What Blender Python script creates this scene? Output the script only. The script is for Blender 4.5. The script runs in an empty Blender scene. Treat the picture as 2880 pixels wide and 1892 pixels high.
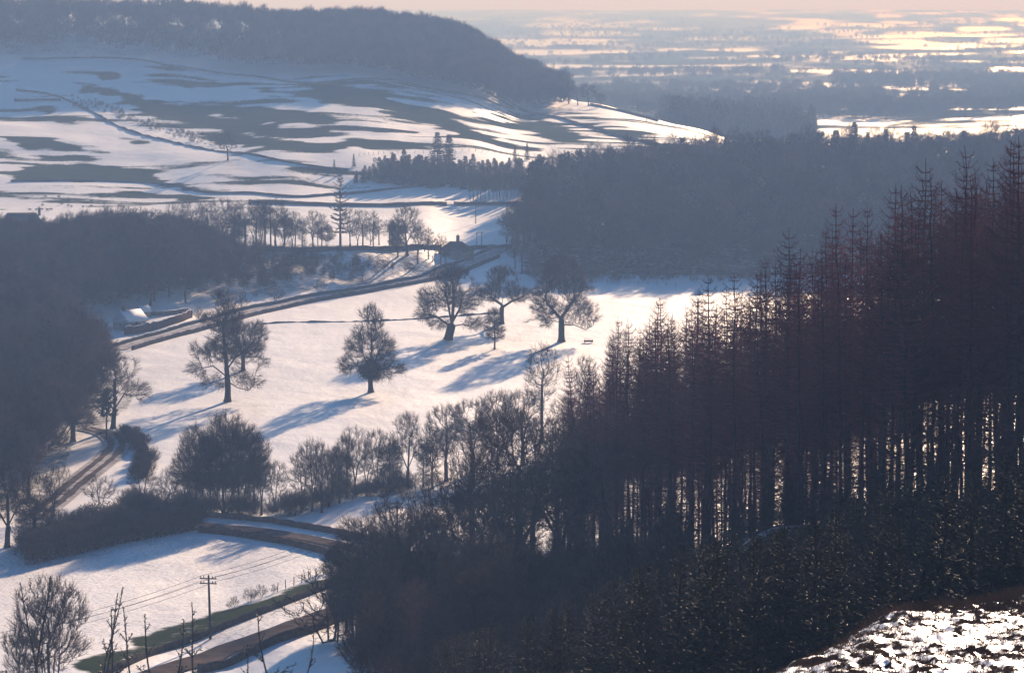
import bpy, math, random
import numpy as np
from mathutils import Vector

# ------------------------------------------------------------------ camera, light, exposure
SC = bpy.context.scene
COL = SC.collection
F = 10800.0                      # focal length in photograph pixels (135 mm on a 36 mm wide frame)
CX, CY = 1440.0, 946.0
HORIZON = 10.0
CAMZ = 85.0
PITCH = math.atan((CY - HORIZON) / F)
SP, CP = math.sin(PITCH), math.cos(PITCH)

cam = bpy.data.cameras.new('camera')
cam.lens = 135.0
cam.sensor_width = 36.0
cam.sensor_fit = 'HORIZONTAL'
cam.clip_start = 1.0
cam.clip_end = 90000.0
camo = bpy.data.objects.new('camera', cam)
camo.location = (0, 0, CAMZ)
camo.rotation_euler = (math.pi / 2 - PITCH, 0, 0)
COL.objects.link(camo)
SC.camera = camo

SUN_EL, SUN_AZ = math.radians(9.6), math.radians(11.5)     # azimuth is measured from the view axis to the right
world = bpy.data.worlds.new('World')
SC.world = world
world.use_nodes = True
wn = world.node_tree
wn.nodes.clear()
sky = wn.nodes.new('ShaderNodeTexSky')
sky.sky_type = 'NISHITA'
sky.sun_disc = False
sky.sun_elevation = SUN_EL
sky.sun_rotation = SUN_AZ
sky.altitude = 100
sky.air_density = 1.0
sky.dust_density = 0.1
sky.ozone_density = 6.0
wbg = wn.nodes.new('ShaderNodeBackground')
wbg.inputs['Strength'].default_value = 0.05
wout = wn.nodes.new('ShaderNodeOutputWorld')
wn.links.new(sky.outputs[0], wbg.inputs[0])
wn.links.new(wbg.outputs[0], wout.inputs[0])

sun = bpy.data.lights.new('sun', 'SUN')
sun.energy = 5.0
sun.angle = math.radians(0.55)
sun.color = (1.0, 0.77, 0.60)
suno = bpy.data.objects.new('sun', sun)
sd = Vector((math.sin(SUN_AZ) * math.cos(SUN_EL), math.cos(SUN_AZ) * math.cos(SUN_EL), math.sin(SUN_EL)))
suno.rotation_euler = (-sd).to_track_quat('-Z', 'Y').to_euler()
suno.location = (300, 1500, 400)
COL.objects.link(suno)

SC.view_settings.view_transform = 'Standard'
SC.view_settings.look = 'None'
SC.view_settings.gamma = 1.0
SC.view_settings.use_curve_mapping = False
SC.view_settings.exposure = 1.5
SC.cycles.use_denoising = True
SC.cycles.denoising_input_passes = 'RGB_ALBEDO_NORMAL'
SC.cycles.denoising_prefilter = 'ACCURATE'
SC.cycles.max_bounces = 4
SC.cycles.diffuse_bounces = 2
SC.cycles.glossy_bounces = 1
SC.cycles.transmission_bounces = 2
SC.cycles.volume_bounces = 0
SC.cycles.transparent_max_bounces = 4

RNG = np.random.default_rng(7)
random.seed(7)

# ------------------------------------------------------------------ small helpers
def tag(o, label=None, cat=None, group=None, kind=None):
    if label: o['label'] = label
    if cat: o['category'] = cat
    if group: o['group'] = group
    if kind: o['kind'] = kind
    return o

def link(name, data, parent=None, loc=None):
    o = bpy.data.objects.new(name, data)
    COL.objects.link(o)
    if parent is not None: o.parent = parent
    if loc is not None: o.location = loc
    return o

def np_mesh(name, verts, faces_list, mat, smooth=False):
    """faces_list: arrays of shape (n,3) or (n,4)"""
    me = bpy.data.meshes.new(name)
    verts = np.asarray(verts, dtype=np.float32).reshape(-1, 3)
    faces_list = [np.asarray(f, dtype=np.int32) for f in faces_list if len(f)]
    nl = sum(f.size for f in faces_list)
    npoly = sum(len(f) for f in faces_list)
    me.vertices.add(len(verts))
    me.vertices.foreach_set('co', verts.ravel())
    me.loops.add(nl)
    me.loops.foreach_set('vertex_index', np.concatenate([f.ravel() for f in faces_list]))
    me.polygons.add(npoly)
    tot = np.concatenate([np.full(len(f), f.shape[1], dtype=np.int32) for f in faces_list])
    start = np.concatenate([[0], np.cumsum(tot)[:-1]]).astype(np.int32)
    me.polygons.foreach_set('loop_start', start)
    me.polygons.foreach_set('loop_total', tot)
    if smooth: me.polygons.foreach_set('use_smooth', np.ones(npoly, dtype=bool))
    me.update(calc_edges=True)
    if mat is not None: me.materials.append(mat)
    return me

class MB:
    """collects shapes into one mesh"""
    def __init__(s): s.v = []; s.q = []; s.t = []; s.n = 0
    def add(s, v, q=None, t=None):
        v = np.asarray(v, dtype=np.float64).reshape(-1, 3)
        if q is not None and len(q): s.q.append(np.asarray(q, dtype=np.int64) + s.n)
        if t is not None and len(t): s.t.append(np.asarray(t, dtype=np.int64) + s.n)
        s.v.append(v); s.n += len(v)
        return s
    def tubes(s, P0, P1, R0, R1, k=5):
        P0 = np.asarray(P0, float).reshape(-1, 3); P1 = np.asarray(P1, float).reshape(-1, 3); n = len(P0)
        if n == 0: return s
        R0 = np.broadcast_to(np.asarray(R0, float), (n,)); R1 = np.broadcast_to(np.asarray(R1, float), (n,))
        d = P1 - P0; L = np.linalg.norm(d, axis=1, keepdims=True); d = d / np.maximum(L, 1e-6)
        ref = np.where(np.abs(d[:, 2:3]) > .9, np.array([[1., 0, 0]]), np.array([[0., 0, 1.]]))
        a = np.cross(d, ref); a /= np.maximum(np.linalg.norm(a, axis=1, keepdims=True), 1e-6)
        b = np.cross(d, a)
        th = np.arange(k) * 2 * math.pi / k
        ring = a[:, None, :] * np.cos(th)[None, :, None] + b[:, None, :] * np.sin(th)[None, :, None]
        v = np.concatenate([P0[:, None] + ring * R0[:, None, None], P1[:, None] + ring * R1[:, None, None]], axis=1)
        base = (np.arange(n) * 2 * k)[:, None]
        i = np.arange(k); j = (i + 1) % k
        q = np.stack([base + i, base + j, base + k + j, base + k + i], axis=-1).reshape(-1, 4)
        return s.add(v, q)
    def cones(s, P0, P1, R, k=3):
        P0 = np.asarray(P0, float).reshape(-1, 3); P1 = np.asarray(P1, float).reshape(-1, 3); n = len(P0)
        if n == 0: return s
        R = np.broadcast_to(np.asarray(R, float), (n,))
        d = P1 - P0; d = d / np.maximum(np.linalg.norm(d, axis=1, keepdims=True), 1e-6)
        ref = np.where(np.abs(d[:, 2:3]) > .9, np.array([[1., 0, 0]]), np.array([[0., 0, 1.]]))
        a = np.cross(d, ref); a /= np.maximum(np.linalg.norm(a, axis=1, keepdims=True), 1e-6)
        b = np.cross(d, a)
        th = np.arange(k) * 2 * math.pi / k
        ring = a[:, None, :] * np.cos(th)[None, :, None] + b[:, None, :] * np.sin(th)[None, :, None]
        v = np.concatenate([P0[:, None] + ring * R[:, None, None], P1[:, None]], axis=1)
        base = (np.arange(n) * (k + 1))[:, None]
        i = np.arange(k); j = (i + 1) % k
        t = np.stack([base + i, base + j, np.broadcast_to(base + k, (n, k))], axis=-1).reshape(-1, 3)
        return s.add(v, None, t)
    def blades(s, P0, D, L, W, N):
        """thin leaf quads (kite shaped): base P0, unit direction D, unit side vector N"""
        P0 = np.asarray(P0, float); n = len(P0)
        L = np.broadcast_to(np.asarray(L, float), (n,))[:, None]; W = np.broadcast_to(np.asarray(W, float), (n,))[:, None]
        v = np.stack([P0, P0 + D * L * .45 + N * W, P0 + D * L, P0 + D * L * .45 - N * W], axis=1)
        q = np.arange(n * 4).reshape(n, 4)
        return s.add(v, q)
    def box(s, c, h, rz=0.0):
        """c centre, h half sizes"""
        g = np.array([[x, y, z] for z in (-1, 1) for y in (-1, 1) for x in (-1, 1)], float) * np.asarray(h)
        cs, sn = math.cos(rz), math.sin(rz)
        g = np.stack([g[:, 0] * cs - g[:, 1] * sn, g[:, 0] * sn + g[:, 1] * cs, g[:, 2]], axis=1) + np.asarray(c)
        q = [[0, 2, 3, 1], [4, 5, 7, 6], [0, 1, 5, 4], [2, 6, 7, 3], [0, 4, 6, 2], [1, 3, 7, 5]]
        return s.add(g, q)
    def mesh(s, name, mat, smooth=False):
        v = np.concatenate(s.v) if s.v else np.zeros((0, 3))
        fl = []
        if s.q: fl.append(np.concatenate(s.q))
        if s.t: fl.append(np.concatenate(s.t))
        return np_mesh(name, v, fl, mat, smooth)
    def build(s, name, mat, parent=None, smooth=False):
        return link(name, s.mesh(name, mat, smooth), parent)

def vnoise(x, y, seed=0):
    """smooth value noise in 0..1"""
    x = np.asarray(x, float); y = np.asarray(y, float)
    xi = np.floor(x).astype(np.int64); yi = np.floor(y).astype(np.int64)
    fx = x - xi; fy = y - yi
    fx = fx * fx * (3 - 2 * fx); fy = fy * fy * (3 - 2 * fy)
    def h(a, b):
        n = (a * 374761393 + b * 668265263 + seed * 1442695041) & 0x7fffffff
        n = ((n ^ (n >> 13)) * 1274126177) & 0x7fffffff
        n = ((n ^ (n >> 16)) * 668265263) & 0x7fffffff
        return ((n ^ (n >> 15)) & 0xffffff) / float(0xffffff)
    a = h(xi, yi); b = h(xi + 1, yi); c = h(xi, yi + 1); d = h(xi + 1, yi + 1)
    return (a * (1 - fx) + b * fx) * (1 - fy) + (c * (1 - fx) + d * fx) * fy

def fbm(x, y, seed=0, oct=3):
    s = 0; a = .5; t = 0
    for o in range(oct):
        s = s + a * vnoise(x * 2 ** o, y * 2 ** o, seed + o * 17); t += a; a *= .5
    return s / t

def rowz(py, d):
    Y = (CY - py) / F
    return CAMZ + d * (Y * CP - SP) / (Y * SP + CP)

def to_pixel(x, y, z):
    dz = z - CAMZ
    dep = y * CP - dz * SP
    return CX + F * x / dep, CY - F * (y * SP + dz * CP) / dep

# ------------------------------------------------------------------ terrain heights
# columns at photograph x; each profile is (distance, height); a height of ('p', row) is read off the photograph row
def P(row): return ('p', row)
FAR = [(5000, 0), (8000, 8), (12000, 26), (20000, 50)]
HILL_BACK = [(2650, 48), (3500, 10)] + FAR
PROF = {
 -900: [(8, 80), (105, 55), (250, 30), (400, 9), (465, 6), (520, 4), (600, 1.2), (700, 0), (900, 1), (1000, 5), (1120, 13), (1200, 14), (1420, 16), (1700, 30), (2100, 54), (2250, 70)] + HILL_BACK,
 100: [(8, 81), (105, 55), (250, 31), (400, 9), (440, 6), (465, 5.5), (500, 4), (560, 2), (600, 1.2), (640, .3), (700, 0), (950, 0), (1020, 4), (1100, 9), (1200, 10.5), (1300, 9), (1420, P(590)), (1560, P(500)), (1720, P(400)), (1940, P(300)), (2045, P(212)), (2105, P(165)), (2250, P(62))] + HILL_BACK,
 400: [(8, 81), (105, 55.5), (250, 31.5), (400, 9), (440, 6), (465, 5.3), (500, 4), (560, 2), (600, 1.1), (640, .2), (700, 0), (985, 0), (1010, 1.5), (1100, 8), (1200, 10), (1300, 9), (1430, P(585)), (1560, P(508)), (1700, P(415)), (1920, P(310)), (2035, P(217)), (2095, P(172)), (2250, P(62))] + HILL_BACK,
 600: [(8, 81), (105, 56), (250, 32), (400, 9), (440, 6), (465, 5.2), (482, 5.3), (510, 4), (560, 2), (600, 1), (640, 0), (1030, 0), (1055, .8), (1130, 6.0), (1195, 8), (1300, 8.5), (1460, P(565)), (1580, P(478)), (1780, P(380)), (1950, P(285)), (2080, P(195)), (2260, P(75))] + HILL_BACK,
 800: [(8, 81), (105, 57), (250, 34), (390, 13), (430, 8.5), (470, 7), (500, 5.5), (560, 3), (600, 1.8), (640, .3), (1080, 0), (1105, .5), (1150, 4), (1198, 8), (1300, 8.5), (1480, P(560)), (1600, P(455)), (1800, P(352)), (1960, P(265)), (2050, P(222)), (2270, P(92))] + HILL_BACK,
 1000: [(8, 81), (105, 58), (250, 36), (380, 18), (420, 12), (460, 8.5), (500, 6), (560, 3.5), (600, 2.6), (630, 2.2), (665, .3), (1150, 0), (1164, .8), (1200, 7.9), (1300, 8.3), (1500, P(555)), (1620, P(450)), (1800, P(350)), (1950, P(268)), (2030, P(228)), (2200, P(135)), (2280, P(98))] + HILL_BACK,
 1180: [(8, 81), (105, 59), (250, 37), (380, 19), (420, 14), (460, 9.5), (500, 6.5), (560, 3.6), (600, 2.6), (630, 1.8), (665, .3), (1176, 0), (1186, .5), (1216, 5.4), (1300, 7.6), (1505, P(548)), (1635, P(445)), (1820, P(351)), (1960, P(275)), (2070, P(225)), (2210, P(150)), (2275, P(118))] + HILL_BACK,
 1300: [(8, 81), (105, 60), (200, 45), (330, 27), (400, 18), (460, 11), (520, 7), (580, 3.5), (650, .5), (700, 0), (1185, 0), (1240, 2.6), (1262, 4.4), (1350, 7), (1464, 8.2), (1520, P(540)), (1650, P(440)), (1840, P(352)), (1980, P(278)), (2120, P(205)), (2260, P(145))] + [(2650, 40), (3200, 8)] + FAR,
 1500: [(8, 81), (105, 61), (200, 47), (300, 33), (400, 22), (470, 14), (540, 7), (600, 3), (660, .5), (700, 0), (1185, 0), (1250, 2.5), (1400, 10), (1550, 13), (1640, P(470)), (1850, P(380)), (2080, P(308)), (2300, P(245)), (2600, 18), (3100, 3)] + FAR,
 1700: [(8, 81.5), (105, 62.5), (180, 50), (260, 41), (330, 32), (430, 23), (500, 14), (570, 6), (650, 1), (720, 0), (1185, 0), (1260, 4), (1400, 12), (1550, 14), (1680, P(455)), (1850, P(390)), (2050, P(320)), (2150, P(300)), (2300, 22), (2600, 7), (3000, 1)] + FAR,
 1900: [(8, 81.5), (105, 64), (130, 59.5), (180, 53), (230, 47), (300, 39), (380, 31), (450, 20), (520, 10), (600, 4), (700, 0), (1185, 0), (1260, 4), (1400, 13), (1550, 15), (1750, P(425)), (1950, P(370)), (2050, P(348)), (2200, 14), (2600, 5), (3000, 0)] + FAR,
 2200: [(8, 81.5), (60, 71.8), (85, 68.2), (105, 66.6), (130, 61), (170, 56), (230, 50), (300, 44), (380, 30), (480, 12), (580, 4), (700, 0), (1185, 0), (1260, 5), (1400, 14), (1550, 17), (1750, 14), (2000, 8), (2200, 6), (2600, 3), (3500, 0)] + FAR,
 2550: [(8, 82), (60, 72.5), (85, 69.2), (97, 68.0), (125, 65.2), (150, 58.5), (200, 53), (270, 49.0), (340, 37), (450, 18), (560, 5), (700, 0), (1185, 0), (1260, 6), (1400, 15), (1550, 18), (1750, 14), (2000, 8), (2200, 5), (2600, 3), (3500, 0)] + FAR,
 2800: [(8, 82), (60, 72.8), (85, 69.4), (95, 68.4), (137, 63.7), (165, 57), (220, 52.5), (270, 50.2), (340, 40), (450, 20), (560, 6), (700, 0), (1185, 0), (1260, 6), (1400, 15), (1550, 18), (1750, 14), (2000, 8), (2200, 5), (2600, 3), (3500, 0)] + FAR,
 3800: [(8, 82), (60, 74), (95, 70), (140, 65.5), (220, 60), (270, 56), (340, 46), (450, 24), (560, 8), (700, 1), (1185, 3), (1260, 8), (1400, 17), (1550, 19), (1750, 14), (2000, 8), (2200, 5), (2600, 3), (3500, 0)] + FAR,
}
rows = np.concatenate([
    np.geomspace(8, 86, 24, endpoint=False), np.linspace(86, 150, 200, endpoint=False), np.geomspace(150, 450, 60, endpoint=False),
    1.0 / np.linspace(1 / 450., 1 / 1180., 250, endpoint=False),
    np.geomspace(1180, 2650, 330, endpoint=False),
    1.0 / np.linspace(1 / 2650., 1 / 20000., 150)])
tc = np.concatenate([np.linspace(-.45, -.155, 24, endpoint=False), np.linspace(-.155, .155, 600, endpoint=False), np.linspace(.155, .24, 60, endpoint=False), np.linspace(.24, .45, 18)])

def pchip(xk, yk, x):
    xk = np.asarray(xk, float); yk = np.asarray(yk, float)
    h = np.diff(xk); dl = np.diff(yk) / h
    m = np.zeros_like(yk)
    for i in range(1, len(xk) - 1):
        if dl[i - 1] * dl[i] > 0:
            w1 = 2 * h[i] + h[i - 1]; w2 = h[i] + 2 * h[i - 1]
            m[i] = (w1 + w2) / (w1 / dl[i - 1] + w2 / dl[i])
    m[0] = dl[0]; m[-1] = dl[-1]
    i = np.clip(np.searchsorted(xk, x) - 1, 0, len(xk) - 2)
    t = (x - xk[i]) / h[i]
    return (yk[i] * (2 * t ** 3 - 3 * t ** 2 + 1) + h[i] * m[i] * (t ** 3 - 2 * t ** 2 + t) + yk[i + 1] * (-2 * t ** 3 + 3 * t ** 2) + h[i] * m[i + 1] * (t ** 3 - t ** 2))

us = sorted(PROF)
ptab = []
for u in us:
    kd = [k[0] for k in PROF[u]]
    kz = [rowz(k[1][1], k[0]) if isinstance(k[1], tuple) else k[1] for k in PROF[u]]
    ptab.append(pchip(np.log(kd), kz, np.log(rows)))
ptab = np.array(ptab)
tus = (np.array(us) - CX) / F
HZ = np.zeros((len(rows), len(tc)))
for i in range(len(rows)):
    HZ[i] = pchip(tus, ptab[:, i], np.clip(tc, tus[0], tus[-1]))
# soften across columns and rows
for _ in range(2):
    HZ[:, 1:-1] = .25 * HZ[:, :-2] + .5 * HZ[:, 1:-1] + .25 * HZ[:, 2:]
GX = rows[:, None] * tc[None, :]
GY = np.broadcast_to(rows[:, None], GX.shape).copy()
ss = lambda a, b, x: np.clip((x - a) / (b - a), 0, 1) ** 2 * (3 - 2 * np.clip((x - a) / (b - a), 0, 1))
hillw = ss(1380, 1600, GY) * (1 - ss(2500, 3200, GY))
HZ += hillw * ((fbm(GX / 70., GY / 150., 3, 3) - .5) * 5.0 + (fbm(GX / 26., GY / 60., 9, 2) - .5) * 1.1)
HZ += ss(60, 200, GY) * (1 - ss(1250, 1600, GY)) * ((fbm(GX / 45., GY / 60., 21, 2) - .5) * .9 + (vnoise(GX / 6., GY / 9., 5) - .5) * .10)
HZ += ss(2700, 4500, GY) * (fbm(GX / 500., GY / 700., 31, 3) - .5) * 9.0
knoll = (1 - ss(118, 160, GY)) * ss(.04, .075, tc)[None, :]
HZ += knoll * ((fbm(GX / .9, GY / 2.4, 41, 3) - .5) * .42 + (fbm(GX / .2, GY / .7, 43, 2) - .5) * .13)

def gz(x, y):
    """ground height at world x, y (arrays or floats)"""
    x = np.asarray(x, float); y = np.asarray(y, float)
    i = np.clip(np.searchsorted(rows, y) - 1, 0, len(rows) - 2)
    fy = np.clip((y - rows[i]) / (rows[i + 1] - rows[i]), 0, 1)
    t = x / np.maximum(y, 1e-3)
    j = np.clip(np.searchsorted(tc, t) - 1, 0, len(tc) - 2)
    fx = np.clip((t - tc[j]) / (tc[j + 1] - tc[j]), 0, 1)
    return (HZ[i, j] * (1 - fx) + HZ[i, j + 1] * fx) * (1 - fy) + (HZ[i + 1, j] * (1 - fx) + HZ[i + 1, j + 1] * fx) * fy

_dm = np.geomspace(60, 19900, 9000)
def ground(px, py, dmin=60.0):
    """first point of the ground that a photograph pixel looks at"""
    X = (px - CX) / F; Y = (CY - py) / F
    k = Y * SP + CP
    d = _dm[_dm >= dmin]
    x = d * X / k
    zr = CAMZ + d * (Y * CP - SP) / k
    below = zr < gz(x, d)
    i = int(np.argmax(below)) if below.any() else len(d) - 1
    return np.array([x[i], d[i], float(gz(x[i], d[i]))])

def at(px, d):
    """ground point at distance d under a photograph column"""
    x = (px - CX) / F * d
    for _ in range(2):
        z = float(gz(x, d)); dep = d * CP - (z - CAMZ) * SP
        x = (px - CX) / F * dep
    return np.array([x, d, float(gz(x, d))])

def inpoly(px, py, poly):
    poly = np.asarray(poly, float); n = len(poly)
    inside = np.zeros(np.shape(px), bool)
    j = n - 1
    for i in range(n):
        xi, yi = poly[i]; xj, yj = poly[j]
        c = ((yi > py) != (yj > py)) & (px < (xj - xi) * (py - yi) / (yj - yi + 1e-12) + xi)
        inside ^= c
        j = i
    return inside

# ------------------------------------------------------------------ materials
def newmat(name):
    m = bpy.data.materials.new(name); m.use_nodes = True
    nt = m.node_tree
    b = nt.nodes['Principled BSDF']
    return m, nt, b

def simple(name, col, rough=.85, col2=None, scale=2.0, spec=.3, bump=0.0, bscale=None):
    m, nt, b = newmat(name)
    b.inputs['Roughness'].default_value = rough
    b.inputs['Specular IOR Level'].default_value = spec
    tcn = nt.nodes.new('ShaderNodeTexCoord')
    nz = nt.nodes.new('ShaderNodeTexNoise'); nz.inputs['Scale'].default_value = scale; nz.inputs['Detail'].default_value = 4
    nt.links.new(tcn.outputs['Object'], nz.inputs['Vector'])
    rp = nt.nodes.new('ShaderNodeValToRGB')
    rp.color_ramp.elements[0].position = .3; rp.color_ramp.elements[1].position = .7
    rp.color_ramp.elements[0].color = (*col, 1); rp.color_ramp.elements[1].color = (*(col2 or [c * 1.5 for c in col]), 1)
    nt.links.new(nz.outputs['Fac'], rp.inputs['Fac'])
    if spec <= .1:                                   # dull surfaces scatter light evenly, without a sheen at grazing angles
        df = nt.nodes.new('ShaderNodeBsdfDiffuse'); nt.links.new(df.outputs[0], nt.nodes['Material Output'].inputs['Surface'])
        nt.nodes.remove(b); b = df
    nt.links.new(rp.outputs['Color'], b.inputs['Color' if spec <= .1 else 'Base Color'])
    if bump > 0:
        n2 = nt.nodes.new('ShaderNodeTexNoise'); n2.inputs['Scale'].default_value = bscale or scale * 4; n2.inputs['Detail'].default_value = 3
        nt.links.new(tcn.outputs['Object'], n2.inputs['Vector'])
        bp = nt.nodes.new('ShaderNodeBump'); bp.inputs['Strength'].default_value = 1; bp.inputs['Distance'].default_value = bump
        nt.links.new(n2.outputs['Fac'], bp.inputs['Height']); nt.links.new(bp.outputs['Normal'], b.inputs['Normal'])
    return m

M_BARK = simple('bark', (.022, .019, .020), .9, (.045, .038, .036), 3, spec=.1, bump=.02)
M_TWIG = simple('twigs', (.022, .017, .019), .9, (.044, .033, .033), .6, spec=.05)
def vary(m, lo, hi):
    nt = m.node_tree; d = [n for n in nt.nodes if n.type == 'BSDF_DIFFUSE'][0]; src = d.inputs['Color'].links[0].from_socket
    oi = nt.nodes.new('ShaderNodeObjectInfo'); mr = nt.nodes.new('ShaderNodeMapRange'); mr.inputs['To Min'].default_value = lo; mr.inputs['To Max'].default_value = hi
    nt.links.new(oi.outputs['Random'], mr.inputs['Value'])
    mx = nt.nodes.new('ShaderNodeVectorMath'); mx.operation = 'SCALE'; nt.links.new(src, mx.inputs[0]); nt.links.new(mr.outputs[0], mx.inputs['Scale']); nt.links.new(mx.outputs[0], d.inputs['Color'])
vary(M_TWIG, .3, 1.9)
M_LARCHBARK = simple('larch_bark', (.028, .021, .022), .9, (.055, .040, .038), 3, spec=.1)
M_LARCHTWIG = simple('larch_twigs', (.060, .020, .030), .85, (.105, .040, .046), .4, spec=.1)
vary(M_LARCHTWIG, .6, 1.7)
M_NEEDLE = simple('spruce_needles', (.011, .016, .013), .55, (.036, .044, .040), 1.2, spec=.14)
def dull(m, f):
    nt = m.node_tree; b = nt.nodes['Principled BSDF']; d = nt.nodes.new('ShaderNodeBsdfDiffuse'); mx = nt.nodes.new('ShaderNodeMixShader'); mx.inputs[0].default_value = f
    nt.links.new(b.inputs['Base Color'].links[0].from_socket, d.inputs['Color'])
    nt.links.new(b.outputs[0], mx.inputs[1]); nt.links.new(d.outputs[0], mx.inputs[2]); nt.links.new(mx.outputs[0], nt.nodes['Material Output'].inputs['Surface'])
dull(M_NEEDLE, .82)
M_DARKNEEDLE = simple('dark_needles', (.018, .030, .020), .6, (.040, .052, .036), .8, spec=.3)
M_IVY = simple('ivy_leaves', (.018, .030, .016), .5, (.035, .050, .028), 3, spec=.1)
M_BEECH = simple('beech_hedge_leaves', (.045, .020, .018), .9, (.085, .040, .030), .8, spec=.05)
M_STONE = simple('dry_stone', (.045, .040, .038), .95, (.11, .095, .085), 1.4, bump=.12, bscale=3, spec=.1)
M_REDSTONE = simple('red_sandstone', (.065, .038, .032), .95, (.14, .085, .068), 1.2, bump=.08, bscale=3, spec=.1)
M_WALLH = simple('house_wall', (.22, .19, .17), .9, (.32, .28, .25), 1.0, spec=.1)
M_ROOFSNOW = simple('roof_snow', (.74, .76, .80), .6, (.82, .83, .85), 1.0, spec=.1)
M_SLATE = simple('slate', (.06, .062, .07), .7, (.10, .10, .11), 2, spec=.1)
M_GLASS = simple('window_glass', (.02, .025, .03), .15, (.03, .035, .04), 1, spec=.5)
M_PAINT = simple('white_paint', (.62, .60, .57), .6, (.72, .70, .66), 2)
M_WOOD = simple('weathered_wood', (.05, .04, .035), .85, (.09, .075, .065), 3, spec=.1)
M_METAL = simple('wire_metal', (.03, .03, .032), .8, (.04, .04, .04), 1, spec=.1)
M_CERAMIC = simple('insulator', (.35, .34, .32), .3, (.45, .44, .42), 1)
M_WOOL = simple('sheep_wool', (.30, .27, .23), .95, (.42, .38, .33), 6, spec=.1)
M_DEADGRASS = simple('dead_grass', (.075, .042, .026), .9, (.18, .105, .062), 1.0, spec=.05)
M_ROAD = simple('wet_road', (.065, .052, .048), .55, (.15, .125, .115), .35, spec=.1, bump=.02)
M_SLUSH = simple('slush_snow', (.26, .235, .22), .6, (.66, .65, .66), .45, spec=.1, bump=.05)

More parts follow.
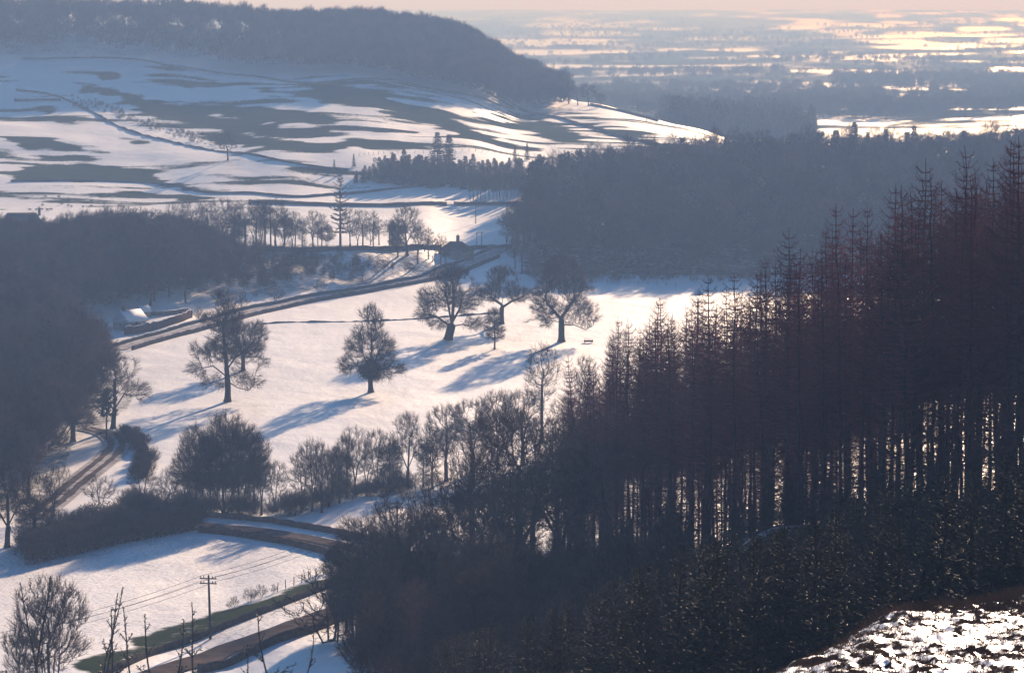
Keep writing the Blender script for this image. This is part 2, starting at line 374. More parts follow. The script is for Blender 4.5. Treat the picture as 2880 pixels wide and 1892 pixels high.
def ground_material():
    m, nt, b = newmat('snowy_ground')
    N = nt.nodes.new; Lk = nt.links.new
    tcn = N('ShaderNodeTexCoord')
    att = N('ShaderNodeAttribute'); att.attribute_name = 'cover'
    sep = N('ShaderNodeSeparateColor'); Lk(att.outputs['Color'], sep.inputs[0])
    def noise(scale, detail=4, stretch=None):
        n = N('ShaderNodeTexNoise'); n.inputs['Scale'].default_value = scale; n.inputs['Detail'].default_value = detail
        if stretch:
            mp = N('ShaderNodeMapping'); mp.inputs['Scale'].default_value = stretch
            Lk(tcn.outputs['Object'], mp.inputs['Vector']); Lk(mp.outputs['Vector'], n.inputs['Vector'])
        else: Lk(tcn.outputs['Object'], n.inputs['Vector'])
        return n
    def math_(op, a, bb, clamp=False):
        n = N('ShaderNodeMath'); n.operation = op; n.use_clamp = clamp
        for k, v in enumerate((a, bb)):
            if isinstance(v, (int, float)): n.inputs[k].default_value = v
            else: Lk(v, n.inputs[k])
        return n.outputs[0]
    # snow
    ns = noise(.05, 5)
    snow = N('ShaderNodeValToRGB')
    snow.color_ramp.elements[0].position = .3; snow.color_ramp.elements[1].position = .75
    snow.color_ramp.elements[0].color = (.78, .78, .79, 1); snow.color_ramp.elements[1].color = (.87, .87, .87, 1)
    Lk(ns.outputs['Fac'], snow.inputs['Fac'])
    # grass
    ng = noise(.12, 6)
    grass = N('ShaderNodeValToRGB')
    grass.color_ramp.elements[0].position = .3; grass.color_ramp.elements[1].position = .75
    grass.color_ramp.elements[0].color = (.028, .044, .022, 1); grass.color_ramp.elements[1].color = (.058, .072, .036, 1)
    Lk(ng.outputs['Fac'], grass.inputs['Fac'])
    nl = noise(.4, 5)
    litter = N('ShaderNodeValToRGB')
    litter.color_ramp.elements[0].position = .3; litter.color_ramp.elements[1].position = .75
    litter.color_ramp.elements[0].color = (.028, .020, .018, 1); litter.color_ramp.elements[1].color = (.060, .040, .032, 1)
    Lk(nl.outputs['Fac'], litter.inputs['Fac'])
    # masks broken up by tussock noise
    nb = noise(.55, 6); nb2 = noise(.09, 4, (1.0, .55, 1.0))
    nb0 = noise(5.0, 3)
    br = math_('ADD', math_('MULTIPLY', math_('SUBTRACT', nb0.outputs['Fac'], .5), .9), math_('ADD', math_('MULTIPLY', math_('SUBTRACT', nb.outputs['Fac'], .5), 1.1), math_('MULTIPLY', math_('SUBTRACT', nb2.outputs['Fac'], .5), .9)))
    def mask(ch):
        v = math_('ADD', ch, br)
        mr = N('ShaderNodeMapRange'); mr.inputs['From Min'].default_value = .32; mr.inputs['From Max'].default_value = .78
        Lk(v, mr.inputs['Value']); return mr.outputs[0]
    mg = mask(sep.outputs[0]); ml = mask(sep.outputs[1])
    # stubble of grass that pokes through the snow (blue channel = how much)
    nt1 = noise(2.2, 3)
    st = N('ShaderNodeMapRange'); st.inputs['From Min'].default_value = .50; st.inputs['From Max'].default_value = .64
    Lk(nt1.outputs['Fac'], st.inputs['Value'])
    stub = math_('MULTIPLY', st.outputs[0], sep.outputs[2])
    mx0 = N('ShaderNodeMix'); mx0.data_type = 'RGBA'; Lk(stub, mx0.inputs[0]); Lk(snow.outputs[0], mx0.inputs[6]); mx0.inputs[7].default_value = (.20, .17, .12, 1)
    Lk(mx0.outputs[2], b.inputs['Base Color'])
    bare = math_('MAXIMUM', mg, ml)
    gl = N('ShaderNodeMix'); gl.data_type = 'RGBA'; Lk(ml, gl.inputs[0]); Lk(grass.outputs[0], gl.inputs[6]); Lk(litter.outputs[0], gl.inputs[7])
    df = N('ShaderNodeBsdfDiffuse'); Lk(gl.outputs[2], df.inputs['Color'])
    mxs = N('ShaderNodeMixShader'); Lk(bare, mxs.inputs[0]); Lk(b.outputs[0], mxs.inputs[1]); Lk(df.outputs[0], mxs.inputs[2])
    Lk(mxs.outputs[0], nt.nodes['Material Output'].inputs['Surface'])
    b.inputs['Roughness'].default_value = .46; b.inputs['Specular IOR Level'].default_value = .55
    nb3 = noise(1.1, 4); nb4 = noise(.16, 3, (1.0, .5, 1.0))
    hsum = math_('ADD', math_('MULTIPLY', nb3.outputs['Fac'], .16), math_('MULTIPLY', nb4.outputs['Fac'], .55))
    bp = N('ShaderNodeBump'); bp.inputs['Strength'].default_value = .6; bp.inputs['Distance'].default_value = 1.0
    Lk(hsum, bp.inputs['Height']); Lk(bp.outputs['Normal'], b.inputs['Normal'])
    return m

M_GROUND = ground_material()

# ------------------------------------------------------------------ the ground
GU, GV = to_pixel(GX, GY, HZ)
wu = GU + (fbm(GX / 24. + GY / 60., GY / 11., 51, 3) - .5) * 130
wv = GV + (fbm(GX / 14., GY / 30., 52, 3) - .5) * 15
cover = np.zeros(GX.shape + (4,), np.float32); cover[..., 3] = 1
onhill = (GY > 1385) & (GY < 2450)
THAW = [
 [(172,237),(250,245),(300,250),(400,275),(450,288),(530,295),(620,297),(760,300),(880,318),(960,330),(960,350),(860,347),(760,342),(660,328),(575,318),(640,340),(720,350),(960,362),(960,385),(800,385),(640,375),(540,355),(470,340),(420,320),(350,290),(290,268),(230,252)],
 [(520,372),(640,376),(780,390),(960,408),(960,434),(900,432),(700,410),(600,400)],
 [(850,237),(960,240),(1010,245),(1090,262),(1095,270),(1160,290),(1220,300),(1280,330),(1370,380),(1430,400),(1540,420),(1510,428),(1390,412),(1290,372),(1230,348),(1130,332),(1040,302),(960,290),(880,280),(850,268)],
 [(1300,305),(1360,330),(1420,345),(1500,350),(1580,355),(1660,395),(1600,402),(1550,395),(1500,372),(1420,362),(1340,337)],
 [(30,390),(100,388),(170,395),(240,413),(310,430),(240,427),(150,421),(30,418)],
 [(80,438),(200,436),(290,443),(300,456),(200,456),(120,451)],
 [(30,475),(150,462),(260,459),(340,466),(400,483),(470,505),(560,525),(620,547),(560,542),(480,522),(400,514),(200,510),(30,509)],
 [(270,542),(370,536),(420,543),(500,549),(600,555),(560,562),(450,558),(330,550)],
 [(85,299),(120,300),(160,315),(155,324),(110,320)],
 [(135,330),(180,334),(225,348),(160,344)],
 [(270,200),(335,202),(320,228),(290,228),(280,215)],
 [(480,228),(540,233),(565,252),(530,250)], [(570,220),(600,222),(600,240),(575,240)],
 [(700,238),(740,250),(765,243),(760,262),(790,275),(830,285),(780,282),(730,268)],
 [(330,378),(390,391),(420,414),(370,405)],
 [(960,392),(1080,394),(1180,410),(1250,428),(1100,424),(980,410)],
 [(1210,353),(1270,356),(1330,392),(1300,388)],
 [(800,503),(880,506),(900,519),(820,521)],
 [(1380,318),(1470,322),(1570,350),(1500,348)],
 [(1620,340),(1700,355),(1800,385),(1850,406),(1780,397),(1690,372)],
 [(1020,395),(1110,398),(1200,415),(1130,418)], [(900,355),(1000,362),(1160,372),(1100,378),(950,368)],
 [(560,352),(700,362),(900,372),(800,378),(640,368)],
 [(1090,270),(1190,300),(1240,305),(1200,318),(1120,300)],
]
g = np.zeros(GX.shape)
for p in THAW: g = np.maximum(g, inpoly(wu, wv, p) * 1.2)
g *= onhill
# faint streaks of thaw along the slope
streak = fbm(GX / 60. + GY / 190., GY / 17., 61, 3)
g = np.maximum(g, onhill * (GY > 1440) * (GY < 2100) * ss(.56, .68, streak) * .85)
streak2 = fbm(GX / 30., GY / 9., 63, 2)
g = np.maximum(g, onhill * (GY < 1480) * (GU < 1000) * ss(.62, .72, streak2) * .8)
# the green verge beside the lower road
g = np.maximum(g, inpoly(wu, wv + 2, [(200,1880),(420,1790),(560,1742),(720,1690),(920,1612),(980,1600),(1000,1615),(900,1660),(760,1714),(592,1781),(450,1832),(330,1880),(260,1900)]) * (GY < 560) * 1.0)
for (bx, by) in [(640, 1130), (684, 1042), (1043, 1103), (1260, 957), (1411, 911), (1391, 982), (1579, 961)]:
    q_ = ground(bx, by); g = np.maximum(g, 1.2 * ((GX - q_[0]) ** 2 / 4.2 + (GY - q_[1]) ** 2 / 7.0 < 1))
# far plain: a patchwork of snowy and bare fields
fxx = GX / 150. + .8 * np.sin(GY / 300.) + 1.2 * vnoise(GX / 400., GY / 300., 72); fyy = 17 * np.log(GY) + GX / 1100. + 1.0 * vnoise(GX / 260., GY / 500., 73)
jit = (vnoise(GX / 240., GY / 300., 71) - .5) * .5
cell = (np.floor(fxx + jit).astype(np.int64) * 92837111 ^ np.floor(fyy + jit).astype(np.int64) * 689287499) & 1023
far = GY > 2550
barefield = (cell > 235) * .9
g = np.maximum(g, far * np.clip(barefield * (.7 + .6 * vnoise(GX / 60., GY / 60., 77)) + (fbm(GX / 55., GY / 110., 78, 3) - .5) * 1.3, 0, 1.3))
gb = g.copy()
for _ in range(3):
    gb[:, 1:-1] = .25 * gb[:, :-2] + .5 * gb[:, 1:-1] + .25 * gb[:, 2:]
for _ in range(2):
    gb[1:-1] = .25 * gb[:-2] + .5 * gb[1:-1] + .25 * gb[2:]
for _ in range(5):
    gb[:, 1:-1] = .25 * gb[:, :-2] + .5 * gb[:, 1:-1] + .25 * gb[:, 2:]
stk = fbm(GX / 34. + GY / 70., GY / 9.5, 66, 3) - .5
edge = np.clip(gb * (1.2 - gb) * 3.2, 0, 1)
gb = np.where(onhill, gb + stk * (2.6 * edge + .25), gb)
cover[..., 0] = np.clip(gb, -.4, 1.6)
# leaf litter under woods, where little snow lies
lit = np.zeros(GX.shape)
lit = np.maximum(lit, .45 * (GU < 330 + 40 * np.sin(GY / 21.)) * (GY > 770) * (GY < 960))
lit = np.maximum(lit, .42 * (GU < 150 + (GY - 650) * .6) * (GY > 640) * (GY < 780))
lit = np.maximum(lit, .46 * (GU < 1250) * (GY > 1000 + GU * .14) * (GY < 1225))
lit = np.maximum(lit, .75 * ss(1430, 1500, GU) * (GY > 1200) * (GY < 1640) * (GV > 395))
lit = np.maximum(lit, .30 * (GU < 1600) * (GY > 2110) * (GY < 2400))
near = ss(1000, 1300, GU + (GY - 400) * 1.2) * (GY > 120) * (1 - ss(470, 540, GY)) * (1 - knoll)
lit = np.maximum(lit, .85 * near)
lit = np.maximum(lit, .6 * (GY < 118) * (1 - knoll))
kn = fbm(GX / .17 + GY / 1.6, GY / .8, 83, 3) * .72 + fbm(GX / .9, GY / 3., 84, 2) * .28 + .10 * ss(115, 136, GY)
lit = np.where(knoll > .5, -.35 + 1.35 * ss(.37, .58, kn), lit)
cover[..., 1] = np.clip(lit, -1, 2)
stub = .75 * (GY > 470) * (GY < 600) + .22 * (GY >= 600) * (GY < 1180) + .5 * (GY > 1380) * (GY < 1500)
cover[..., 2] = np.clip(stub, 0, 1)
nr, nc = GX.shape
idx = np.arange(nr * nc).reshape(nr, nc)
quads = np.stack([idx[:-1, :-1], idx[:-1, 1:], idx[1:, 1:], idx[1:, :-1]], axis=-1).reshape(-1, 4)
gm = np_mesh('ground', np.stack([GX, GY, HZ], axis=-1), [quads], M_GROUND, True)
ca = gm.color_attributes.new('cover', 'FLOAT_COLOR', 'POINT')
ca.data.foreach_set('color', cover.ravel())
tag(link('ground', gm), kind='structure')

# ------------------------------------------------------------------ roads (sheets laid on the ground)
def resample(pts, step):
    pts = np.asarray(pts, float)
    # Catmull-Rom through the points, then even spacing
    p = np.vstack([2 * pts[0] - pts[1], pts, 2 * pts[-1] - pts[-2]])
    out = []
    for i in range(1, len(p) - 2):
        t = np.linspace(0, 1, 24, endpoint=False)[:, None]
        out.append(.5 * (2 * p[i] + (p[i + 1] - p[i - 1]) * t + (2 * p[i - 1] - 5 * p[i] + 4 * p[i + 1] - p[i + 2]) * t ** 2 + (3 * p[i] - p[i - 1] - 3 * p[i + 1] + p[i + 2]) * t ** 3))
    out = np.vstack(out + [p[-2][None]])
    s = np.concatenate([[0], np.cumsum(np.linalg.norm(np.diff(out[:, :2], axis=0), axis=1))])
    n = max(2, int(s[-1] / step))
    q = np.linspace(0, s[-1], n + 1)
    return np.stack([np.interp(q, s, out[:, k]) for k in range(out.shape[1])], axis=1)

def normals2(p):
    d = np.gradient(p[:, :2], axis=0); d /= np.maximum(np.linalg.norm(d, axis=1, keepdims=True), 1e-6)
    return np.stack([-d[:, 1], d[:, 0]], axis=1)

def sheet(name, pts, width, mat, lift, step=2.0, n=5, offset=0.0, wob=0.0):
    p = resample(pts, step); nn = normals2(p)
    w = np.linspace(-.5, .5, n)
    k = np.arange(len(p))
    wid = width * (1 + wob * (vnoise(k / 2.5, k * 0, 91) - .5))
    xy = p[:, None, :2] + nn[:, None, :] * (offset + w[None, :, None] * wid[:, None, None])
    z = gz(xy[..., 0], xy[..., 1]); z = np.maximum(z, z.mean(axis=1, keepdims=True)) + lift
    v = np.concatenate([xy, z[..., None]], axis=-1)
    id_ = np.arange(v.shape[0] * n).reshape(-1, n)
    q = np.stack([id_[:-1, :-1], id_[1:, :-1], id_[1:, 1:], id_[:-1, 1:]], axis=-1).reshape(-1, 4)
    o = link(name, np_mesh(name, v, [q], mat, True))
    return tag(o, kind='structure')

def path(pxs): return [ground(a, b) for a, b in pxs]

LOWROAD = path([(330, 1935), (500, 1877), (640, 1830), (760, 1787), (870, 1748), (1000, 1700)])
sheet('road', LOWROAD, 4.6, M_ROAD, .16, wob=.25)
MIDROAD = path([(250, 1462), (420, 1465), (560, 1475), (700, 1489), (850, 1513), (1000, 1546), (1180, 1590)])
sheet('lane', MIDROAD, 3.6, M_ROAD, .16)
DRIVE = path([(330, 985), (420, 958), (560, 920), (700, 880), (860, 845), (1000, 822), (1150, 795), (1240, 773), (1310, 748), (1370, 722), (1420, 700)])
sheet('park_drive', DRIVE, 4.5, M_SLUSH, .16)
BEND = path([(90, 1462), (170, 1400), (215, 1360), (265, 1320), (312, 1280), (330, 1248), (312, 1226), (285, 1215), (240, 1205)])
sheet('farm_lane', BEND, 5.5, M_SLUSH, .14)
sheet('lane_rut', BEND, 1.5, M_ROAD, .20, offset=1.2, wob=.7)
sheet('lane_rut', BEND, 1.4, M_ROAD, .20, offset=-1.0, wob=.8)

# ------------------------------------------------------------------ walls, hedges, fences
def wall(name, pts, h, th, mat, label, cat='wall', step=1.2, rough=.16, seed=0, group=None, cap=False):
    p = resample(pts, step); nn = normals2(p)
    k = np.arange(len(p))
    hh = h * (1 - rough * 1.6 * (vnoise(k * .9, k * 0 + seed, 5 + seed) - .3) - rough * .8 * (vnoise(k * .23, k * 0, 9 + seed) - .5))
    prof = [(-.5, -.4), (-.46, .55), (-.30, .97), (.30, 1.0), (.46, .55), (.5, -.4)]
    rows_ = []
    for a, b in prof:
        jit_ = (RNG.random(len(p)) - .5) * th * .22
        xy = p[:, :2] + nn * (a * th + jit_)[:, None]
        z0 = gz(p[:, 0], p[:, 1])
        z = z0 + (b * hh if b > 0 else b)
        rows_.append(np.concatenate([xy, z[:, None]], axis=1))
    v = np.stack(rows_, axis=1); m_ = len(prof)
    id_ = np.arange(v.shape[0] * m_).reshape(-1, m_)
    q = np.stack([id_[:-1, :-1], id_[1:, :-1], id_[1:, 1:], id_[:-1, 1:]], axis=-1).reshape(-1, 4)
    caps = []
    for e in (0, -1):
        r = id_[e]; caps += [[r[0], r[1], r[4], r[5]], [r[1], r[2], r[3], r[4]]]
    o = link(name, np_mesh(name, v, [q, np.array(caps)], mat))
    if cap:                                             # a lip of snow lying along the coping
        c0 = v[:, 2] + [0, 0, .02]; c1 = v[:, 3] + [0, 0, .02]; cm = (c0 + c1) / 2 + np.array([0, 0, 1.]) * (.06 + .10 * vnoise(k * .5, k * 0, 33))[:, None]
        cv = np.stack([c0 * 1.08 - c1 * .08, cm, c1 * 1.08 - c0 * .08], axis=1); ci = np.arange(len(p) * 3).reshape(-1, 3)
        cq = np.stack([ci[:-1, :-1], ci[1:, :-1], ci[1:, 1:], ci[:-1, 1:]], axis=-1).reshape(-1, 4)
        link('snow_cap', np_mesh('snow_cap', cv, [cq], M_ROOFSNOW, True), o)
    return tag(o, label, cat, group)

def off(pts, d):
    p = resample(pts, 4.0); nn = normals2(p)
    q = p.copy(); q[:, :2] += nn * d; q[:, 2] = gz(q[:, 0], q[:, 1])
    return q[::3] if len(q) > 12 else q

wall('stone_wall', path([(470, 1446), (600, 1455), (760, 1470), (900, 1493), (1010, 1515), (1120, 1535)]), .95, .7, M_REDSTONE, 'rough red stone wall along the far side of the lane by the stream trees', seed=1)
wall('stone_wall', path([(560, 1497), (650, 1505), (760, 1522), (880, 1548), (990, 1582), (1080, 1608)]), 1.05, .8, M_REDSTONE, 'thick dark red stone wall between the lane and the lower triangular field', seed=2)
wall('stone_wall', off(DRIVE, 3.6), 1.0, .6, M_STONE, 'low stone wall along the wooded bank side of the park drive', seed=3, cap=True)
wall('stone_wall', off(DRIVE, -3.8)[:-2], 1.05, .6, M_STONE, 'low dark stone wall between the park drive and the big snowy field', seed=4)
wall('garden_wall', path([(352, 942), (430, 928), (500, 908), (538, 893)]), 2.2, .6, M_REDSTONE, 'tall red garden wall topped with snow in front of the snow-roofed cottage', seed=5, cap=True)
wall('garden_wall', path([(408, 890), (470, 886), (528, 880)]), 1.2, .5, M_STONE, 'low garden wall behind the cottage at the foot of the wooded bank', seed=6, cap=True)
wall('stone_wall', path([(735, 912), (820, 907), (1000, 905), (1180, 897), (1400, 881)]), 0.42, .5, M_STONE, 'thin broken line of low stones across the park field behind the spreading trees', seed=7, rough=.6)
wall('stone_wall', path([(60, 168), (200, 166), (350, 168), (500, 190), (700, 216), (860, 236), (1000, 226), (1130, 234), (1260, 262), (1400, 296), (1470, 310)]), 0.95, .6, M_STONE, 'long wall along the foot of the wood on the hill', step=4, seed=8)
wall('stone_wall', path([(45, 256), (140, 268), (220, 300), (300, 340), (380, 375), (480, 400), (560, 418), (650, 430)]), 0.95, .6, M_STONE, 'dark wall running slantwise down the hill towards the lone tree', step=3, seed=9, rough=.45)
wall('stone_wall', path([(650, 432), (760, 448), (880, 470), (980, 480)]), 0.95, .6, M_STONE, 'dark field wall from the lone hill tree down to the conifer plantation', step=3, seed=10)
wall('stone_wall', path([(30, 512), (200, 510), (380, 514), (480, 523), (590, 545), (720, 546), (840, 556), (960, 548), (1080, 536), (1190, 525)]), 0.95, .6, M_STONE, 'curving wall along the bottom of the green hill pasture', step=3, seed=11)
wall('stone_wall', path([(700, 572), (880, 578), (1000, 581), (1120, 580), (1255, 578)]), 1.35, .9, M_STONE, 'straight wall across the snowy upper field up to the gateway gap', step=2, seed=12)
wall('stone_wall', path([(1278, 578), (1340, 577), (1430, 576), (1480, 577)]), 1.35, .9, M_STONE, 'short straight wall from the gateway gap to the small pine block', step=2, seed=13)
wall('stone_wall', path([(1460, 306), (1560, 332), (1680, 365), (1780, 395), (1870, 415)]), 1.4, .9, M_STONE, 'wall running down the right end of the snowy hill', step=3, seed=14)
wall('stone_wall', path([(1660, 296), (1760, 318), (1850, 342)]), 1.2, .9, M_STONE, 'short wall on the far snowy brow beside the leaning pale gate', step=3, seed=15)
wall('stone_wall', path([(40, 286), (130, 284), (170, 285)]), 1.3, .9, M_STONE, 'short level wall at the far left of the hill pasture', step=3, seed=16)
wall('stone_wall', path([(700, 708), (900, 708), (1080, 706), (1240, 702)]), 1.6, .8, M_STONE, 'wall on the terrace edge under the row of bare trees', step=1.5, seed=17)
wall('stone_wall', path([(1300, 702), (1360, 700), (1440, 698)]), 1.3, .8, M_STONE, 'wall to the right of the gate lodge with two poles behind', step=1.5, seed=18)
wall('stone_wall', path([(1500, 764), (1640, 762), (1800, 764), (1960, 770)]), 1.2, .8, M_STONE, 'wall along the foot of the large dark wood on the right', step=2, seed=19)
wall('stone_wall', path([(1000, 1622), (900, 1662), (760, 1716), (592, 1783), (450, 1834), (350, 1875), (280, 1905)]), .9, .6, M_STONE, 'dark low wall between the green verge and the lower road', step=1.2, seed=20)

wall('stone_wall', path([(560, 1892), (700, 1845), (860, 1783), (980, 1735)]), 1.1, .7, M_STONE, 'dark low wall on the near side of the lower road', step=1.2, seed=21)

def bushy(mb, C, R, n, L, W, up=.25):
    """leafy mass: n small leaf quads over and inside an ellipsoid"""
    d = RNG.normal(size=(n, 3)); d /= np.linalg.norm(d, axis=1, keepdims=True)
    r = RNG.random(n) ** .45
    P0 = np.asarray(C) + d * r[:, None] * np.asarray(R)
    D = d + RNG.normal(size=(n, 3)) * .7; D[:, 2] += up; D /= np.linalg.norm(D, axis=1, keepdims=True)
    S = np.cross(D, RNG.normal(size=(n, 3))); S /= np.linalg.norm(S, axis=1, keepdims=True)
    mb.blades(P0, D, L * (.6 + .8 * RNG.random(n)), W, S)

def hedge(name, pts, h, th, mat, label, dens=60, cat='hedge', seed=0):
    p = resample(pts, .8)
    root = link(name, None, None, (p[0][0], p[0][1], p[0][2]))
    mb = MB(); tw = MB()
    for i, c in enumerate(p):
        hh = h * (.75 + .5 * float(vnoise(i * .14, seed, 3)))
        z = float(gz(c[0], c[1]))
        bushy(mb, (c[0], c[1], z + hh * .50), (.9, th, hh * .52), dens, .26, .075)
        if i % 2 == 0:
            n = 5
            P0 = np.array([c[0], c[1], z]) + RNG.normal(size=(n, 3)) * [.4, .3, 0] - [0, 0, .1]
            tw.cones(P0, P0 + RNG.normal(size=(n, 3)) * [.5, .5, .1] + [0, 0, hh], .035)
    l = mb.build('foliage', mat, root); s = tw.build('stem', M_BARK, root); s['kind'] = 'stuff'; l['kind'] = 'stuff'
    for o in (l, s): o.location = -root.location
    return tag(root, label, cat)
hedge('beech_hedge', path([(80, 1590), (210, 1560), (330, 1530), (450, 1508), (560, 1488)]), 4.2, 2.2, M_BEECH, 'broad russet beech hedge along the top of the lower triangular field', dens=330)
hedge('beech_hedge', path([(190, 1502), (300, 1486), (420, 1478), (540, 1474)]), 3.8, 2.8, M_BEECH, 'darker russet hedge mass behind the broad beech hedge near the stream', dens=260, seed=2)
hedge('bank_scrub', path([(400, 1345), (412, 1300), (392, 1262), (350, 1222)]), 1.7, 1.5, M_BEECH, 'reddish brown scrub on the bank inside the bend of the farm lane', dens=240, seed=4)

# ------------------------------------------------------------------ bare trees grown by space colonisation
def sample_env(ells, n, rng):
    """points in a union of ellipsoids [(centre, radii), ...]"""
    vol = np.array([r[0] * r[1] * r[2] for _, r in ells]); vol = vol ** .85; vol = vol / vol.sum()
    pts = []
    for (c, r), w in zip(ells, vol):
        m = int(n * w) + 8
        d = rng.normal(size=(m, 3)); d /= np.linalg.norm(d, axis=1, keepdims=True)
        pts.append(np.asarray(c) + d * (rng.random(m) ** .46)[:, None] * np.asarray(r))
    return np.vstack(pts)

def colonise(stems, ells, n_attr, step, kill, infl, seed, maxit=120, wander=.22, droop=0.0):
    """stems: polylines of starting nodes.  Returns node positions and parents."""
    rng = np.random.default_rng(seed)
    A = sample_env(ells, int(n_attr * 1.35), rng); A = A[A[:, 2] > .6]
    ph = rng.random(6) * 6.28; fr = 5.0 / max(2.2, min(6.5, np.ptp(A[:, 0]) * .42))       # gaps and clumps in the crown
    cl = np.sin(A[:, 0] * fr + ph[0] + 1.3 * np.sin(A[:, 2] * fr * .7 + ph[3])) + np.sin(A[:, 1] * fr + ph[1] + 1.3 * np.sin(A[:, 0] * fr * .6 + ph[4])) + np.sin(A[:, 2] * fr * 1.2 + ph[2] + 1.3 * np.sin(A[:, 1] * fr * .6 + ph[5]))
    A = A[cl > -.55]
    pos = []; par = []
    for st in stems:
        st = np.asarray(st, float)
        segs = []
        for a, b in zip(st[:-1], st[1:]):
            m = max(1, int(np.linalg.norm(b - a) / step))
            segs += [a + (b - a) * t for t in np.arange(m) / m]
        segs.append(st[-1])
        base = len(pos)
        root = -1
        if base:                                    # a bough or second stem springs from the nearest earlier node
            root = int(np.argmin(np.linalg.norm(np.array(pos) - segs[0], axis=1)))
        for i, q in enumerate(segs):
            pos.append(q); par.append(base + i - 1 if i else root)
    pos = np.array(pos); par = list(par)
    near = np.full(len(A), 1e9); nid = np.zeros(len(A), int)
    def upd(lo):
        nonlocal near, nid
        new = pos[lo:]
        for c in range(0, len(new), 400):
            D = np.linalg.norm(A[:, None] - new[None, c:c + 400], axis=2)
            j = D.argmin(1); dd = D[np.arange(len(A)), j]
            m = dd < near; near[m] = dd[m]; nid[m] = j[m] + lo + c
    upd(0)
    for it in range(maxit):
        keep = near > kill
        A = A[keep]; near = near[keep]; nid = nid[keep]
        if len(A) == 0: break
        act = near < infl
        if not act.any():
            infl *= 1.3
            if infl > 60: break
            continue
        ids, inv = np.unique(nid[act], return_inverse=True)
        V = A[act] - pos[nid[act]]; V /= np.linalg.norm(V, axis=1, keepdims=True)
        S = np.zeros((len(ids), 3)); np.add.at(S, inv, V)
        S /= np.maximum(np.linalg.norm(S, axis=1, keepdims=True), 1e-6)
        S += rng.normal(size=S.shape) * wander; S[:, 2] += droop
        S /= np.maximum(np.linalg.norm(S, axis=1, keepdims=True), 1e-6)
        new = pos[ids] + S * step
        lo = len(pos)
        pos = np.vstack([pos, new]); par += list(ids)
        upd(lo)
    return pos, np.array(par)

def bare_tree(stems, ells, seed, n_attr=1500, step=.55, kill=.75, infl=4.0, r_tip=.022, expo=2.35, base_r=None, twig_n=2, twig_len=1.0, twig_r=.020, wander=.22, droop=0.0, twig_up=.25, mats=(None, None), flare=1.5):
    """returns (trunk mesh, crown mesh)"""
    rng = np.random.default_rng(seed + 99)
    pos, par = colonise(stems, ells, n_attr, step, kill, infl, seed, wander=wander, droop=droop)
    n = len(pos)
    acc = np.zeros(n); kids = np.zeros(n, int)
    for i in range(n - 1, -1, -1):
        if kids[i] == 0: acc[i] = r_tip ** expo
        if par[i] >= 0: acc[par[i]] += acc[i]; kids[par[i]] += 1
    R = acc ** (1 / expo)
    if base_r: R = R * (1 + (base_r / R.max() - 1) * (R / R.max()) ** 1.6)
    i = np.where(par >= 0)[0]
    P0 = pos[par[i]]; P1 = pos[i]; R1 = R[i]; R0 = np.minimum(R[par[i]], R1 * 1.25 + .004)
    hgt = pos[:, 2].max()
    R0 = R0 * (1 + (flare - 1) * np.exp(-P0[:, 2] / (.03 * hgt)) * (R0 > .1)); R1 = R1 * (1 + (flare - 1) * np.exp(-P1[:, 2] / (.03 * hgt)) * (R1 > .1))
    big = R1 > R[0] * .34
    tr = MB(); tr.tubes(P0[big] - [0, 0, 0], P1[big], R0[big], R1[big], 8)
    st = (P0[:, 2] < .3) & big
    tr.tubes(P0[st] - [0, 0, .8], P0[st], R0[st] * 1.15, R0[st], 8)
    cr = MB()
    mid = ~big & (R1 > .055); thin = ~big & ~mid
    cr.tubes(P0[mid], P1[mid], R0[mid], R1[mid], 5)
    cr.tubes(P0[thin], P1[thin], R0[thin], R1[thin], 3)
    # twigs
    fine = np.where(R < .05)[0]; fine = fine[par[fine] >= 0]
    src = np.repeat(fine, twig_n)
    d0 = pos[src] - pos[par[src]]; d0 /= np.maximum(np.linalg.norm(d0, axis=1, keepdims=True), 1e-6)
    rad_ = pos[src] - np.array([0, 0, .38 * hgt]); rad_ /= np.maximum(np.linalg.norm(rad_, axis=1, keepdims=True), 1e-6)
    D = d0 * .35 + rad_ * .55 + rng.normal(size=d0.shape) * .42; D[:, 2] += twig_up; D /= np.linalg.norm(D, axis=1, keepdims=True)
    L = twig_len * (.6 + .9 * rng.random(len(src)))
    cr.cones(pos[src], pos[src] + D * L[:, None], twig_r, 3)
    for q_ in (.35, .6):
        s2 = pos[src] + D * (L * q_)[:, None]
        D2 = D * .75 + rng.normal(size=D.shape) * .5; D2[:, 2] += twig_up * .4; D2 /= np.linalg.norm(D2, axis=1, keepdims=True)
        cr.cones(s2, s2 + D2 * (L * .62)[:, None], twig_r * .8, 3)
    return tr.mesh('trunk', mats[0] or M_BARK, True), cr.mesh('crown', mats[1] or M_TWIG)

HEIGHT = {}
def mesh_h(*ms):
    return max(max(v.co.z for v in m.vertices) for m in ms if m is not None)

def make_proto(key, parts):
    """parts: list of (name, mesh)"""
    hmax = 0
    for _, m in parts:
        co = np.empty(len(m.vertices) * 3, np.float32); m.vertices.foreach_get('co', co)
        hmax = max(hmax, np.percentile(co[2::3], 99.9))
    PROTO[key] = (parts, float(hmax))
PROTO = {}

def put(key, name, loc, height, rz, label, cat='tree', group=None, wide=1.0, lean=(0, 0)):
    parts, h0 = PROTO[key]
    s = height / h0
    root = bpy.data.objects.new(name, None); COL.objects.link(root)
    root.empty_display_size = .5
    root.location = loc; root.rotation_euler = (lean[0], lean[1], rz); root.scale = (s * wide, s * wide, s)
    for nm, me in parts:
        o = bpy.data.objects.new(nm, me); COL.objects.link(o); o.parent = root
    return tag(root, label, cat, group)

